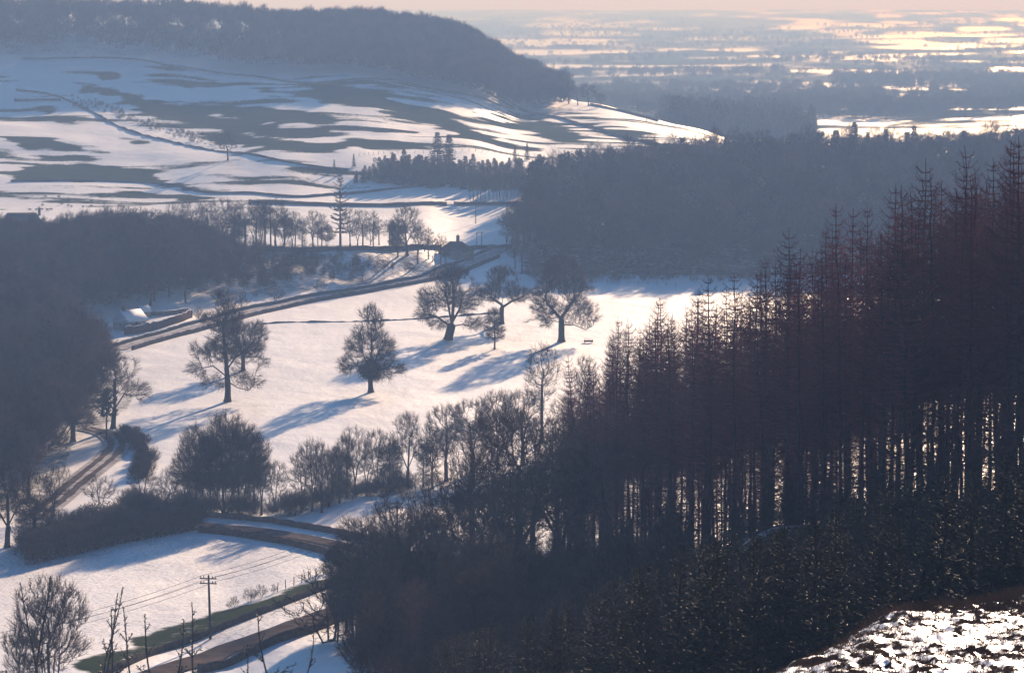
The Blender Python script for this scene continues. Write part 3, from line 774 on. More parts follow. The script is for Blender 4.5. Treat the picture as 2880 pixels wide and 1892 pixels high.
def put_px(key, name, bx, by, top, label, cat='tree', group=None, rz=None, wide=1.0, d=None, lean=(0, 0)):
    p = ground(bx, by) if d is None else at(bx, d)
    h = rowz(top, p[1]) - p[2]
    return put(key, name, p, h, RNG.random() * 6.283 if rz is None else rz, label, cat, group, wide, lean)

# --- park trees, each grown to its own outline
T = lambda *a: make_proto(a[0], list(zip(('trunk', 'crown'), bare_tree(*a[1:-1], **a[-1]))))
T('park_a', [[(0,0,0),(.1,0,3),(-.2,0,8),(-.6,.2,13),(-1,.3,17)], [(0,0,5.2),(-3,0,7.6),(-6,.5,7.0)], [(0,0,4.4),(2,.2,3.0),(4.5,0,2.4),(5.6,.5,3.6)], [(0,0,7),(1.8,.4,9.5)]],
  [((-1.0,0,17.5),(4.6,4.6,6.0)), ((-1.5,0,11.5),(6.4,5.5,3.6)), ((3.0,0,12),(4.4,5,4.2)), ((-6.2,0,6.9),(3.0,2.6,1.6)), ((5.4,0,4.8),(2.6,2.4,2.3)), ((-3.2,0,4.4),(2.4,2.2,1.8)), ((6.6,0,8.2),(2.4,2.4,2.0)), ((3.2,0,6),(2,2.,1.6))], 11,
  dict(n_attr=3301, step=.45, kill=.68, base_r=.62, twig_n=5, twig_r=.024, twig_len=1.25))
T('park_b', [[(0,0,0),(0,0,3.5),(.2,0,6)], [(.1,0,4),(-2.5,0,7.5)], [(.1,0,4.5),(3,0,8)]],
  [((-1,0,9.5),(4.8,4.5,4.5)), ((2.8,0,9.2),(4.2,4,4.2)), ((0,0,6),(5.5,4,2.2))], 12, dict(n_attr=2153, step=.45, kill=.68, base_r=.5, twig_n=5, twig_r=.024, twig_len=1.25))
# fan-shaped tree with an ivy ball
iv = bare_tree([[(0,0,0),(-.1,0,2.5),(0,0,4.5)], [(0,0,3.6),(-1.6,0,8),(-2.0,.2,12)], [(0,0,4),(.2,.3,9),(.1,.2,14)], [(0,0,4),(1.5,-.2,8),(2.4,0,11)], [(0,0,3.2),(-3.5,0,6)], [(0,0,3.2),(3.6,0,5.4)]],
  [((-.6,0,13),(3.4,3.6,5.6)), ((0,0,8.5),(5.6,5.2,4.2)), ((-4,0,5.4),(3.0,3.0,2.2)), ((4.2,0,4.8),(3.0,3.0,2.2)), ((0,0,4),(4.5,4.5,1.6))], 13, n_attr=2871, step=.45, kill=.68, base_r=.5, twig_n=5, twig_r=.024, twig_len=1.25, twig_up=.35)
mb = MB()
for c_, r_, n_ in [((0, 0, 4.2), 1.5, 1100), ((-1.0, .2, 3.9), 1.1, 520), ((1.1, -.2, 4.3), 1.2, 560), ((.3, 0, 5.3), 1.1, 480), ((-.6, 0, 5.2), 1.0, 380), ((.9, 0, 3.3), .8, 260), ((-1.5, 0, 4.9), .8, 220), ((1.9, 0, 4.9), .7, 170), ((0, 0, 6.6), .7, 240)]:
    d_ = RNG.normal(size=(n_, 3)) * .52 * r_; P_ = np.array(c_) + d_
    D_ = RNG.normal(size=(n_, 3)); D_ /= np.linalg.norm(D_, axis=1, keepdims=True); S_ = np.cross(D_, RNG.normal(size=(n_, 3))); S_ /= np.linalg.norm(S_, axis=1, keepdims=True)
    mb.blades(P_, D_, RNG.uniform(.18, .42, n_), .10, S_)
make_proto('park_ivy', [('trunk', iv[0]), ('crown', iv[1]), ('ivy', mb.mesh('ivy', M_IVY))])
T('park_c', [[(0,0,0),(.5,0,2.2),(1.1,0,4.5)], [(.9,0,4),(.2,0,8),(-.6,0,12)], [(1.1,0,4.5),(3,0,8),(3.6,0,12)], [(1.0,0,4.2),(1.4,.5,10),(1.2,.5,14)], [(.7,0,3.4),(-3,0,6.0),(-5.5,0,6.5)], [(.7,0,3.4),(3.8,0,4.0),(6.4,0,3.2)]],
  [((.8,0,14),(5.6,5.2,4.6)), ((-2.6,0,10),(5.2,4.6,4.2)), ((4.2,0,10.5),(4.8,4.6,4.4)), ((-5.2,0,6.6),(3.2,3,2.2)), ((6.6,0,4.2),(3.2,2.8,1.8)), ((-2,0,4.2),(3,3,1.5))], 14,
  dict(n_attr=3301, step=.45, kill=.68, base_r=1.05, twig_n=5, twig_r=.024, twig_len=1.25, flare=1.3))
T('park_d', [[(0,0,0),(0,0,4),(.2,0,7)], [(0,0,5),(3,0,7),(6,0,8.2)], [(0,0,6),(-3,0,8)]],
  [((0,0,13),(5.2,5,5)), ((-3,0,9.5),(4,4,3)), ((4.5,0,9),(4.4,4,2.8)), ((8,0,9.0),(2.2,2,1.4))], 15, dict(n_attr=2440, step=.45, kill=.68, base_r=.7, twig_n=5, twig_r=.024, twig_len=1.25))
T('park_e', [[(0,0,0),(0,0,4),(0,0,7)], [(0,0,4.2),(3.2,0,4.2),(6,0,3.0),(8,0,4.2)], [(0,0,4.8),(-3.4,0,5.4)], [(0,0,5.5),(-3.8,0,10)], [(0,0,6),(3.4,0,11)]],
  [((0,0,15.5),(6.2,6,5.6)), ((-2.5,0,10),(6.4,6,4.6)), ((4,0,10),(5.2,5.4,4.8)), ((-5,0,5.2),(3.8,3.2,2.0)), ((8.0,0,4.8),(2.6,2.2,1.8)), ((2,0,5.5),(3,3,1.5))], 16,
  dict(n_attr=3445, step=.45, kill=.68, base_r=.75, twig_n=5, twig_r=.024, twig_len=1.25))
T('young', [[(0,0,0),(.1,0,5),(-.2,0,11)]], [((0,0,5),(3.0,2.8,2.6)), ((-.2,0,8.5),(2.4,2.4,3.2))], 17, dict(n_attr=900, step=.4, kill=.5, base_r=.24, twig_n=5, infl=5, twig_r=.028))
# --- woodland kinds
T('wood_a', [[(0,0,0),(.2,0,6),(-.2,.2,12)]], [((0,0,14),(4.6,4.6,5.6)), ((1,1,10),(4.0,3.6,3.5))], 21, dict(n_attr=900, step=.6, kill=1.0, base_r=.36, twig_n=4, twig_len=1.4, twig_r=.026))
T('wood_b', [[(0,0,0),(.3,0,4),(1.2,0,8)], [(.2,0,3),(-1.2,.4,8)]], [((.6,0,13.5),(5.2,4.8,5.2)), ((-2,0,9.5),(3.8,4,3.4)), ((3,0,9),(3,3,3))], 22, dict(n_attr=990, step=.6, kill=1.0, base_r=.42, twig_n=4, twig_len=1.4, twig_r=.026))
T('wood_c', [[(0,0,0),(0,.2,9),(.3,0,15)]], [((0,0,15.5),(3.4,3.4,5.2)), ((0,0,11),(3.8,3.4,2.6))], 23, dict(n_attr=720, step=.6, kill=1.0, base_r=.30, twig_n=4, twig_len=1.4, twig_r=.026))
T('oak', [[(0,0,0),(.2,0,3),(.6,0,5)], [(.4,0,4),(-2.4,0,8)], [(.5,0,4.6),(3,0,8.2)], [(.4,0,4.4),(.8,.6,11)]], [((0,0,12.5),(6.2,6,4.8)), ((-3.6,0,8.6),(4.4,4.4,3.2)), ((4.2,0,8.4),(4.4,4.4,3.2))], 24, dict(n_attr=1400, step=.5, kill=.85, base_r=.55, twig_n=4, twig_r=.025, twig_len=1.3, wander=.35))
T('alder', [[(0,0,0),(.2,0,5),(.8,0,10)], [(.4,.2,0),(-1.2,.3,6),(-1.8,.4,10)], [(-.3,-.3,0),(1.8,-.4,6)]], [((0,0,11),(4.6,4.2,3.6)), ((-2,0,7.5),(3.2,3.2,2.8)), ((2.6,0,7.6),(3,3,2.8)), ((0,0,4.5),(3,3,1.6))], 25, dict(n_attr=1100, step=.5, kill=.8, base_r=.26, twig_n=4, twig_r=.024, twig_len=1.2))
T('pollard', [[(0,0,0),(.2,0,4),(0,0,7)], [(0,0,6.2),(-1.6,0,8.4),(-2,.2,10.5)], [(0,0,6.6),(1.5,0,9),(1.9,0,11)], [(0,0,4.2),(-2.8,0,5.6)], [(0,0,4.6),(3.2,0,5.4)]], [((-.2,0,11.6),(4.4,4.0,2.4)), ((-4,0,6),(2.4,2.2,1.5)), ((4.2,0,6.4),(2.4,2.2,1.7))], 26, dict(n_attr=1500, step=.42, kill=.5, base_r=.34, twig_n=4, wander=.4, twig_len=.8, twig_r=.026))
T('multi', [[(0,0,0),(-1.2,0,5),(-2,.2,9)], [(.6,.2,0),(.8,.3,6),(.9,.3,12)], [(-.5,-.2,0),(-3,0,5)], [(.9,0,0),(3.2,.2,6),(4.2,.2,9)], [(.2,.5,0),(0,.8,8)]], [((0,0,12),(4.6,4.4,3.8)), ((-3.6,0,8.2),(3.4,3.2,3.6)), ((3.8,0,8.2),(3.4,3.2,3.6)), ((0,0,6),(4.6,4,2.4))], 27, dict(n_attr=2440, step=.45, kill=.68, base_r=.32, twig_n=5, twig_r=.024, twig_len=1.25, twig_up=.35))
T('shrub', [[(0,0,0),(-.4,0,1)], [(.3,.2,0),(.5,.3,1)], [(-.3,-.3,0),(-.9,-.5,.9)], [(.4,-.3,0),(1.0,-.4,.9)]], [((0,0,2.2),(2.0,2.0,1.6)), ((-1,0,1.5),(1.4,1.4,1.1)), ((1,0,1.5),(1.4,1.4,1.1))], 28, dict(n_attr=420, step=.3, kill=.42, infl=2.5, base_r=.07, r_tip=.012, twig_n=3, twig_len=.55, twig_r=.014, twig_up=.5))
T('erect', [[(0,0,0),(-.3,0,4)], [(.2,.1,0),(.2,.2,5)], [(-.3,0,0),(-1.1,.2,4)], [(.4,0,0),(1.3,0,4)], [(0,.4,0),(.6,.8,4)], [(0,-.4,0),(-.5,-.8,4)]], [((0,0,7.4),(2.7,2.6,3.2)), ((0,0,4.5),(2.5,2.5,2.2))], 29, dict(n_attr=1500, step=.34, kill=.42, infl=3, base_r=.12, r_tip=.015, twig_n=4, twig_len=.8, twig_r=.016, twig_up=.9))
# far, simple kinds
T('far_a', [[(0,0,0),(.2,0,4)]], [((0,0,9.5),(5,4.6,4.6)), ((-2,0,7),(3,3,2.4)), ((2.4,0,7),(3,3,2.4))], 31, dict(n_attr=420, step=1.0, kill=1.3, base_r=.36, r_tip=.04, twig_n=7, twig_len=1.7, twig_r=.05))
T('far_b', [[(0,0,0),(-.2,0,5)]], [((0,0,10.5),(3.8,3.6,4.8))], 32, dict(n_attr=320, step=1.0, kill=1.3, base_r=.3, r_tip=.04, twig_n=7, twig_len=1.7, twig_r=.05))

# ------------------------------------------------------------------ larches
def larch(seed, h=25.0, clear=.40, spread=3.2):
    r = np.random.default_rng(seed)
    tr = MB(); cr = MB()
    n = 14
    zz = np.linspace(-.6, h, n); bend = r.normal() * .25
    tp = np.stack([bend * (zz / h) ** 2 + .05 * r.normal(size=n), .05 * r.normal(size=n), zz], axis=1)
    rad = .145 * (1 - np.clip(zz / h, 0, 1)) ** .8 + .018
    tr.tubes(tp[:-1], tp[1:], rad[:-1], rad[1:], 7)
    def trunk_at(z): return np.stack([np.interp(z, zz, tp[:, 0]), np.interp(z, zz, tp[:, 1]), z], axis=-1)
    z = h * clear * .28
    P0s = []; P1s = []; Rs = []; tw0 = []; tw1 = []
    while z < h * .985:
        f = max(0., (z / h - clear) / (1 - clear))
        dead = z < h * clear
        k = int(r.integers(2, 4)) if dead else int(r.integers(3, 6))
        a0 = r.random() * 6.28
        for j in range(k):
            a = a0 + j * 6.283 / k + r.normal() * .3
            if dead: L = r.uniform(.5, 2.2)
            else: L = spread * ((1 - f) ** .72 * min(1, .6 + f * 3)) * r.uniform(.6, 1.2) + .2
            m = 5
            s = np.linspace(0, 1, m)
            up = -.18 if not dead else -.12
            curve = up * L * s + (.40 + .45 * f) * L * s ** 2.4
            pts = trunk_at(np.full(m, z)) + np.stack([np.cos(a) * L * s, np.sin(a) * L * s, curve], axis=1)
            pts += r.normal(size=pts.shape) * .04 * L * s[:, None]
            rr = (.045 * (1 - s) + .012) * (.6 + .4 * L / spread)
            P0s.append(pts[:-1]); P1s.append(pts[1:]); Rs.append(np.stack([rr[:-1], rr[1:]], axis=1))
            nt_ = int(L * (9 if dead else 10)) + 4
            t = r.uniform(.15, 1.0, nt_)
            b = np.stack([np.interp(t, s, pts[:, q]) for q in range(3)], axis=1)
            d = r.normal(size=(nt_, 3)) * [.5, .5, .25] + np.array([np.cos(a), np.sin(a), 0]) * .5
            d[:, 2] += r.choice([-.55, .55], nt_, p=[.6, .4])
            d /= np.linalg.norm(d, axis=1, keepdims=True)
            ln = r.uniform(.3, .95, nt_) * (.5 + .5 * (1 - f))
            tw0.append(b); tw1.append(b + d * ln[:, None])
        z += r.uniform(.25, .75)
    P0s = np.vstack(P0s); P1s = np.vstack(P1s); Rs = np.vstack(Rs)
    cr.tubes(P0s, P1s, Rs[:, 0], Rs[:, 1], 3)
    cr.cones(np.vstack(tw0), np.vstack(tw1), .013, 3)
    return [('trunk', tr.mesh('trunk', M_LARCHBARK, True)), ('crown', cr.mesh('crown', M_LARCHTWIG))]
for k in range(4): make_proto('larch_%s' % 'abcd'[k], larch(100 + k, 25, (.38, .45, .34, .42)[k], (4.2, 3.6, 3.9, 3.2)[k]))

# ------------------------------------------------------------------ needle trees
def spruce(seed, h=8.0, rbase=2.2, per=.42, needle=.17, dens=26, mat=None, droop=-.15, clear=.06, flat=.35, tip=.9, width=.020, irregular=.2, twist=1.0, wf=.10):
    r = np.random.default_rng(seed)
    mat = mat or M_NEEDLE
    tr = MB(); cr = MB()
    n = 8; zz = np.linspace(-.4, h, n)
    tp = np.stack([.03 * r.normal(size=n), .03 * r.normal(size=n), zz], axis=1)
    rad = .018 * h * (1 - np.clip(zz / h, 0, 1)) + .012
    tr.tubes(tp[:-1], tp[1:], rad[:-1], rad[1:], 6)
    z = h * clear; B0 = []; BD = []; BL = []; BS = []
    T0 = []; T1 = []; TR = []
    while z < h * .97:
        f = z / h
        k = int(r.integers(5, 8)); a0 = r.random() * 6.28
        for j in range(k):
            a = a0 + j * 6.283 / k + r.normal() * .25
            L = rbase * (1 - f) ** tip * r.uniform(1 - irregular * 1.6, 1 + irregular) + .12
            s = np.linspace(0, 1, 4)
            e = droop + .55 * f
            pts = np.array([0, 0, z]) + np.stack([np.cos(a) * L * s, np.sin(a) * L * s, e * L * s + .18 * L * s ** 2], axis=1)
            T0.append(pts[:-1]); T1.append(pts[1:]); TR.append(np.stack([.016 * h / 8 * (1 - s[:-1]) + .006, .016 * h / 8 * (1 - s[1:]) + .006], axis=1))
            m = int(dens * L / rbase) + 8
            t = r.uniform(.1, 1.02, m)
            b = np.stack([np.interp(np.minimum(t, 1), s, pts[:, q]) for q in range(3)], axis=1)
            out = np.array([np.cos(a), np.sin(a), e]); side = np.array([-np.sin(a), np.cos(a), 0])
            sg = r.choice([-1., 1.], m)
            d = out * r.uniform(.4, 1., m)[:, None] + side * (sg * r.uniform(.2, 1., m))[:, None] + r.normal(size=(m, 3)) * [.1, .1, flat]
            d /= np.linalg.norm(d, axis=1, keepdims=True)
            ln = (needle + .30 * L * (1 - t * .75)) * r.uniform(.6, 1.1, m)
            B0.append(b); BD.append(d); BL.append(ln)
        z += per * r.uniform(.75, 1.25) * (1.15 - .5 * f)
    B0 = np.vstack(B0); BD = np.vstack(BD); BL = np.concatenate(BL)
    S = np.cross(BD, r.normal(size=BD.shape) * twist + [0, 0, .8]); S /= np.maximum(np.linalg.norm(S, axis=1, keepdims=True), 1e-6)
    cr.blades(B0, BD, BL, width + wf * BL, S)
    TR = np.vstack(TR); cr.tubes(np.vstack(T0), np.vstack(T1), TR[:, 0], TR[:, 1], 3)
    return [('trunk', tr.mesh('trunk', M_BARK, True)), ('crown', cr.mesh('crown', mat))]
make_proto('spruce_a', spruce(201, 8, 2.1, .30, .10, 60, flat=.3, width=.006, wf=.045))
make_proto('spruce_b', spruce(202, 8, 1.8, .30, .10, 56, droop=.0, flat=.4, width=.006, wf=.045))
make_proto('spruce_c', spruce(203, 8, 2.4, .32, .10, 62, droop=-.05, flat=.4, irregular=.3, width=.006, wf=.045))
make_proto('conifer_a', spruce(211, 16, 3.4, .8, .5, 26, M_DARKNEEDLE, width=.10))
make_proto('conifer_b', spruce(212, 16, 2.7, .8, .5, 24, M_DARKNEEDLE, width=.10, irregular=.3))
make_proto('fir_layered', spruce(213, 22, 3.3, 1.25, .35, 46, M_DARKNEEDLE, droop=-.04, flat=.12, irregular=.5, width=.05, clear=.22, tip=.62))
make_proto('pine', spruce(214, 18, 4.0, 1.1, .6, 40, M_DARKNEEDLE, droop=.12, flat=.5, irregular=.4, width=.14, clear=.48, tip=.42))

def candelabra(seed, h=9.0):
    """young spruce with a few stiff bare leaders, its needles thin"""
    r = np.random.default_rng(seed)
    tr = MB(); cr = MB()
    B0 = []; BD = []; BL = []
    def stem(p, d, L, rad):
        m = max(3, int(L / .5)); pts = [np.array(p, float)]
        d = np.array(d, float)
        for _ in range(m):
            d = d + r.normal(size=3) * .05; d[2] += .07; d /= np.linalg.norm(d)
            pts.append(pts[-1] + d * L / m)
        pts = np.array(pts); s = np.linspace(0, 1, len(pts)); rr = rad * (1 - s * .75)
        tr.tubes(pts[:-1], pts[1:], rr[:-1], rr[1:], 6)
        n = int(L * 26); t = r.random(n)
        b = np.stack([np.interp(t, s, pts[:, q]) for q in range(3)], axis=1)
        dd = r.normal(size=(n, 3)) * .6 + d; dd /= np.linalg.norm(dd, axis=1, keepdims=True)
        B0.append(b); BD.append(dd); BL.append(r.uniform(.06, .22, n))
        return pts
    main = stem((0, 0, -.4), (0, 0, 1), h + .4, .078)
    z = h * .12
    while z < h * .93:
        f = z / h
        for j in range(int(r.integers(1, 4))):
            a = r.random() * 6.28; L = (1 - f) * r.uniform(.7, 2.2) + .15
            p = np.array([np.interp(z, main[:, 2], main[:, 0]), np.interp(z, main[:, 2], main[:, 1]), z])
            pts = stem(p, (math.cos(a), math.sin(a), .25 + .9 * f), L, .030)
            for q in range(int(L * 2.5)):
                pp = pts[int(r.integers(1, len(pts)))]
                stem(pp, (math.cos(a) * .7 + r.normal() * .7, math.sin(a) * .7 + r.normal() * .7, .35), L * r.uniform(.2, .45), .015)
        z += r.uniform(.5, 1.2)
    B0 = np.vstack(B0); BD = np.vstack(BD); BL = np.concatenate(BL)
    S = np.cross(BD, r.normal(size=BD.shape)); S /= np.maximum(np.linalg.norm(S, axis=1, keepdims=True), 1e-6)
    cr.blades(B0, BD, BL, .022, S)
    return [('trunk', tr.mesh('trunk', M_BARK, True)), ('crown', cr.mesh('crown', M_DARKNEEDLE))]
make_proto('candelabra_a', candelabra(301)); make_proto('candelabra_b', candelabra(302, 8)); make_proto('candelabra_c', candelabra(303, 7))

# ------------------------------------------------------------------ the park trees, one by one
put_px('park_a', 'parkland_tree', 640, 1130, 812, 'tall bare tree with a long low bough on its left, nearest the left wood', rz=0)
put_px('park_b', 'parkland_tree', 684, 1042, 888, 'smaller bare tree half hidden right behind the tall leftmost park tree', rz=0, wide=1.0)
put_px('park_ivy', 'parkland_tree', 1043, 1103, 852, 'bare fan-shaped tree with a dark ball of ivy round its trunk', rz=0)
put_px('park_c', 'parkland_tree', 1260, 957, 742, 'broad bare tree with a very thick leaning trunk in mid field', rz=0)
put_px('park_d', 'parkland_tree', 1411, 911, 742, 'bare tree with a long right-hand bough standing behind the slim young tree', rz=0)
put_px('young', 'parkland_tree', 1391, 982, 862, 'slim young bare tree alone between the thick-trunked and the round-crowned tree', rz=0)
put_px('park_e', 'parkland_tree', 1579, 961, 718, 'large round-crowned bare tree with a sagging low bough, beside the feed trough', rz=0)

# ------------------------------------------------------------------ stream trees
G1 = 'bare trees along the stream'
for key, bx, by, top, w, lab in [
 ('multi', 640, 1445, 1158, .95, 'big many-stemmed bare tree clump in the middle of the stream belt'),
 ('multi', 560, 1440, 1190, .8, 'dense many-stemmed tree on the left side of the big stream clump'),
 ('alder', 715, 1442, 1205, .8, 'upright bare tree on the right flank of the big stream clump'),
 ('alder', 775, 1440, 1290, .8, 'short spreading bare tree right of the big stream clump'),
 ('alder', 880, 1438, 1228, .75, 'round-topped bare tree, leftmost of the stream group right of the gap'),
 ('alder', 925, 1425, 1262, .8, 'bare tree close behind the round-topped stream tree'),
 ('wood_b', 1000, 1392, 1192, .8, 'two-stemmed bare tree with a flat top beside the stream'),
 ('alder', 1060, 1380, 1200, .7, 'bushy bare tree between the two-stemmed and the twisted stream tree'),
 ('oak', 1145, 1372, 1152, .62, 'twisted bare tree with a mushroom-shaped crown by the stream'),
 ('oak', 1255, 1352, 1130, .8, 'wide bare tree left of the dark foreground wood, by the stream'),
 ('alder', 405, 1432, 1288, 1.0, 'low fan-shaped bare tree beside the bend of the farm lane'),
 ('shrub', 500, 1440, 1345, 1.2, 'low bare bush between the fan-shaped tree and the big stream clump'),
 ('shrub', 280, 1420, 1330, 1.2, 'low bare bush beside the ruts of the farm lane'),
 ('shrub', 830, 1450, 1385, 1.4, 'dark low bush at the gap in the stream belt'),
 ('shrub', 990, 1405, 1350, 1.6, 'dark low bush at the foot of the flat-topped stream tree'),
 ('shrub', 1080, 1395, 1335, 1.6, 'dark low bush at the foot of the twisted stream tree'),
 ('wood_a', 1525, 1245, 958, .8, 'two-stemmed tall pale bare tree rising behind the dark foreground wood'),
 ('wood_b', 1640, 1230, 995, .8, 'open bare tree right of the tall pale tree behind the foreground wood'),
 ('wood_a', 1745, 1200, 918, .7, 'upright bare tree partly hidden by the leftmost larches'),
]:
    put_px(key, 'stream_tree' if key != 'shrub' else 'bare_bush', bx, by, top, lab, 'tree' if key != 'shrub' else 'bush', G1, wide=w)
for i, (bx, by, top, w) in enumerate([(850, 1432, 1262, .8), (905, 1442, 1240, .75), (955, 1415, 1250, .7), (975, 1400, 1215, .7), (1030, 1395, 1225, .7), (1095, 1385, 1230, .8), (1190, 1370, 1240, .8), (735, 1448, 1270, .8), (600, 1448, 1220, .8), (520, 1440, 1265, .8), (470, 1436, 1310, .9), (680, 1450, 1185, .8), (1215, 1375, 1190, .8)]):
    put_px(('alder', 'wood_b', 'multi')[i % 3], 'stream_tree', bx, by, top, 'bare tree filling the thicket between the taller stream trees', 'tree', 'thicket trees along the stream', wide=w)
for i, (bx, by, top, w) in enumerate([(1330, 1330, 1118, .9), (1400, 1320, 1090, .95), (1470, 1310, 1092, .9), (1590, 1290, 1110, .9), (1660, 1270, 1120, .8)]):
    put_px(('oak', 'alder')[i % 2], 'stream_tree', bx, by, top, 'round-headed bare tree in the greyish cluster above the dark foreground wood', 'tree', 'round-headed trees above the foreground wood', wide=w)

# ------------------------------------------------------------------ dark foreground wood (broadleaf)
LF = 'bare dark tree in the thick foreground wood left of the larches'
GF = 'trees of the dark foreground wood'
for i, (bx, d, top, key, w) in enumerate([
 (1450, 455, 1135, 'oak', 1.1), (1560, 470, 1190, 'oak', .95), (1340, 470, 1225, 'oak', .9), (1250, 480, 1330, 'wood_b', .95), (1160, 490, 1345, 'wood_b', 1.0), (1090, 480, 1400, 'wood_b', 1.0),
 (1030, 475, 1440, 'multi', 1.0), (975, 470, 1520, 'multi', 1.0), (940, 460, 1590, 'shrub', 1.5), (1000, 450, 1560, 'multi', 1.1), (1080, 455, 1480, 'wood_b', 1.2), (1140, 450, 1470, 'multi', 1.0),
 (1200, 455, 1420, 'wood_a', 1.1), (1280, 450, 1380, 'wood_b', 1.1), (1360, 440, 1340, 'wood_a', 1.2), (1420, 430, 1300, 'wood_b', 1.1), (1500, 430, 1280, 'wood_a', 1.2), (1580, 430, 1260, 'wood_b', 1.1), (1640, 430, 1240, 'wood_c', 1.2),
 (1700, 430, 1230, 'wood_a', 1.1), (1620, 480, 1150, 'wood_a', .9), (1690, 500, 1120, 'wood_c', .9)]):
    put_px(key, 'woodland_tree', bx, 0, top, LF if key != 'shrub' else 'dark bare bush on the left tip of the foreground wood', 'tree', GF, d=d, wide=w)
n = 0
for i in range(400):
    if n >= 62: break
    bx = RNG.uniform(900, 1820); d = RNG.uniform(330, 440)
    lo = 1000 - (d - 440) * .2
    if bx < lo or (bx > 1500 and d < 375): continue
    p = at(bx, d); _, py = to_pixel(*p)
    topmin = np.interp(bx, [900, 1000, 1200, 1500, 1800], [1610, 1570, 1470, 1400, 1400])
    top = topmin + RNG.uniform(0, 120) + max(0, (430 - d) * 1.2)
    h = rowz(top, d) - p[2]
    if h < 3 or h > 17: continue
    key = RNG.choice(['wood_c', 'wood_c', 'wood_a', 'erect', 'multi'])
    part_ = 'left tip' if bx < 1200 else ('middle' if bx < 1500 else 'larch side')
    put(key, 'woodland_tree', p, h, RNG.random() * 6.28, 'low bare dark tree at the %s of the thick foreground wood' % part_, 'tree', GF + ', ' + part_, 1.0 if key != 'wood_c' else .9)
    n += 1

# ------------------------------------------------------------------ larch plantation
LL = 'bare purple-brown larch with a straight dark trunk in the hillside plantation'
GL = 'larches of the hillside plantation'
line = [(1600, 455, 1020), (1750, 420, 860), (1900, 385, 800), (2050, 345, 740), (2200, 315, 670), (2350, 292, 600), (2500, 275, 520), (2650, 265, 450), (2800, 262, 400), (2950, 262, 380), (3060, 262, 370)]
lx = [a[0] for a in line]
n = 0
occupied = []
tries = 0
while n < 285 and tries < 9000:
    tries += 1
    u = RNG.uniform(1590, 3150)
    dd = RNG.beta(1, 1.3) * 110
    d = np.interp(u, lx, [a[1] for a in line]) + dd + RNG.normal() * 4
    p = at(u, d)
    if any((p[0] - q[0]) ** 2 + (p[1] - q[1]) ** 2 < 2.6 ** 2 for q in occupied): continue
    top = np.interp(u, lx, [a[2] for a in line]) + RNG.uniform(-30, 190) + abs(RNG.normal()) * 40
    h = rowz(top, d) - p[2]
    h = min(h, 28)
    if h < 12: continue
    occupied.append(p)
    key = 'larch_' + 'abcd'[int(RNG.integers(0, 4))]
    part_ = ('left end', 'left half', 'middle', 'right half', 'right end')[min(4, max(0, int((u - 1590) / 270)))]; row_ = 'front row' if dd < 22 else ('inner rows' if dd < 62 else 'back rows')
    put(key, 'larch_tree', p, h, RNG.random() * 6.28, 'straight bare purple-brown larch in the %s at the %s of the plantation' % (row_, part_), 'larch', GL + ', %s, %s' % (row_, part_), wide=RNG.uniform(.8, 1.1), lean=(RNG.normal() * .02, RNG.normal() * .022))
    n += 1
put_px('larch_a', 'larch_tree', 1843, 0, 835, 'tall larch standing above its neighbours at the left end of the plantation', 'larch', GL, d=430)
put_px('larch_b', 'larch_tree', 1995, 0, 775, 'larch with a leaning tip near the left end of the plantation', 'larch', GL, d=400)
put_px('larch_a', 'larch_tree', 2216, 0, 640, 'tall larch with an open tapering top in the middle of the plantation', 'larch', GL, d=350)
put_px('larch_b', 'larch_tree', 2385, 0, 585, 'tall larch rising against the grey wood, right of the middle of the plantation', 'larch', GL, d=320)
put_px('larch_c', 'larch_tree', 2590, 0, 445, 'tall pale-tipped larch standing clear above the right part of the plantation', 'larch', GL, d=300)
put_px('larch_a', 'larch_tree', 2716, 0, 408, 'tallest wide-branched larch near the right edge of the picture', 'larch', GL, d=290)
put_px('larch_d', 'larch_tree', 2840, 0, 395, 'larch cut by the right edge of the picture', 'larch', GL, d=280)

# ------------------------------------------------------------------ young spruces on the near slope
LS = 'young dark spruce on the near slope'
GS = 'young spruces on the near slope'
n = 0; tries = 0; occ2 = []
while n < 230 and tries < 6000:
    tries += 1
    u = RNG.uniform(1250, 3000); d = RNG.uniform(150, 345)
    dmax = np.interp(u, lx, [a[1] for a in line]) - 4 if u > 1600 else 340
    if d > dmax: continue
    p = at(u, d)
    _, py = to_pixel(*p)
    if py > 2080: continue
    if any((p[0] - q[0]) ** 2 + (p[1] - q[1]) ** 2 < 2.3 ** 2 for q in occ2): continue
    top = np.interp(u, [1250, 1600, 1900, 2150, 2350, 2550, 2700, 3000], [1790, 1690, 1530, 1490, 1420, 1330, 1260, 1230])
    h = min(RNG.uniform(5.5, 8.5), rowz(top, d) - p[2])
    if u > 2550 and d > 190: h = min(RNG.uniform(7, 11), rowz(top + RNG.uniform(0, 130), d) - p[2])
    if h < 1.6: continue
    occ2.append(p)
    put('spruce_' + 'abc'[n % 3], 'young_spruce', p, h, RNG.random() * 6.28, LS + ', ' + ('below the left larches', 'below the middle larches', 'below the right larches', 'at the right edge')[min(3, max(0, int((u - 1250) / 430)))], 'spruce', GS + (' left', ' middle', ' right', ' edge')[min(3, max(0, int((u - 1250) / 430)))], wide=RNG.uniform(.9, 1.25))
    n += 1

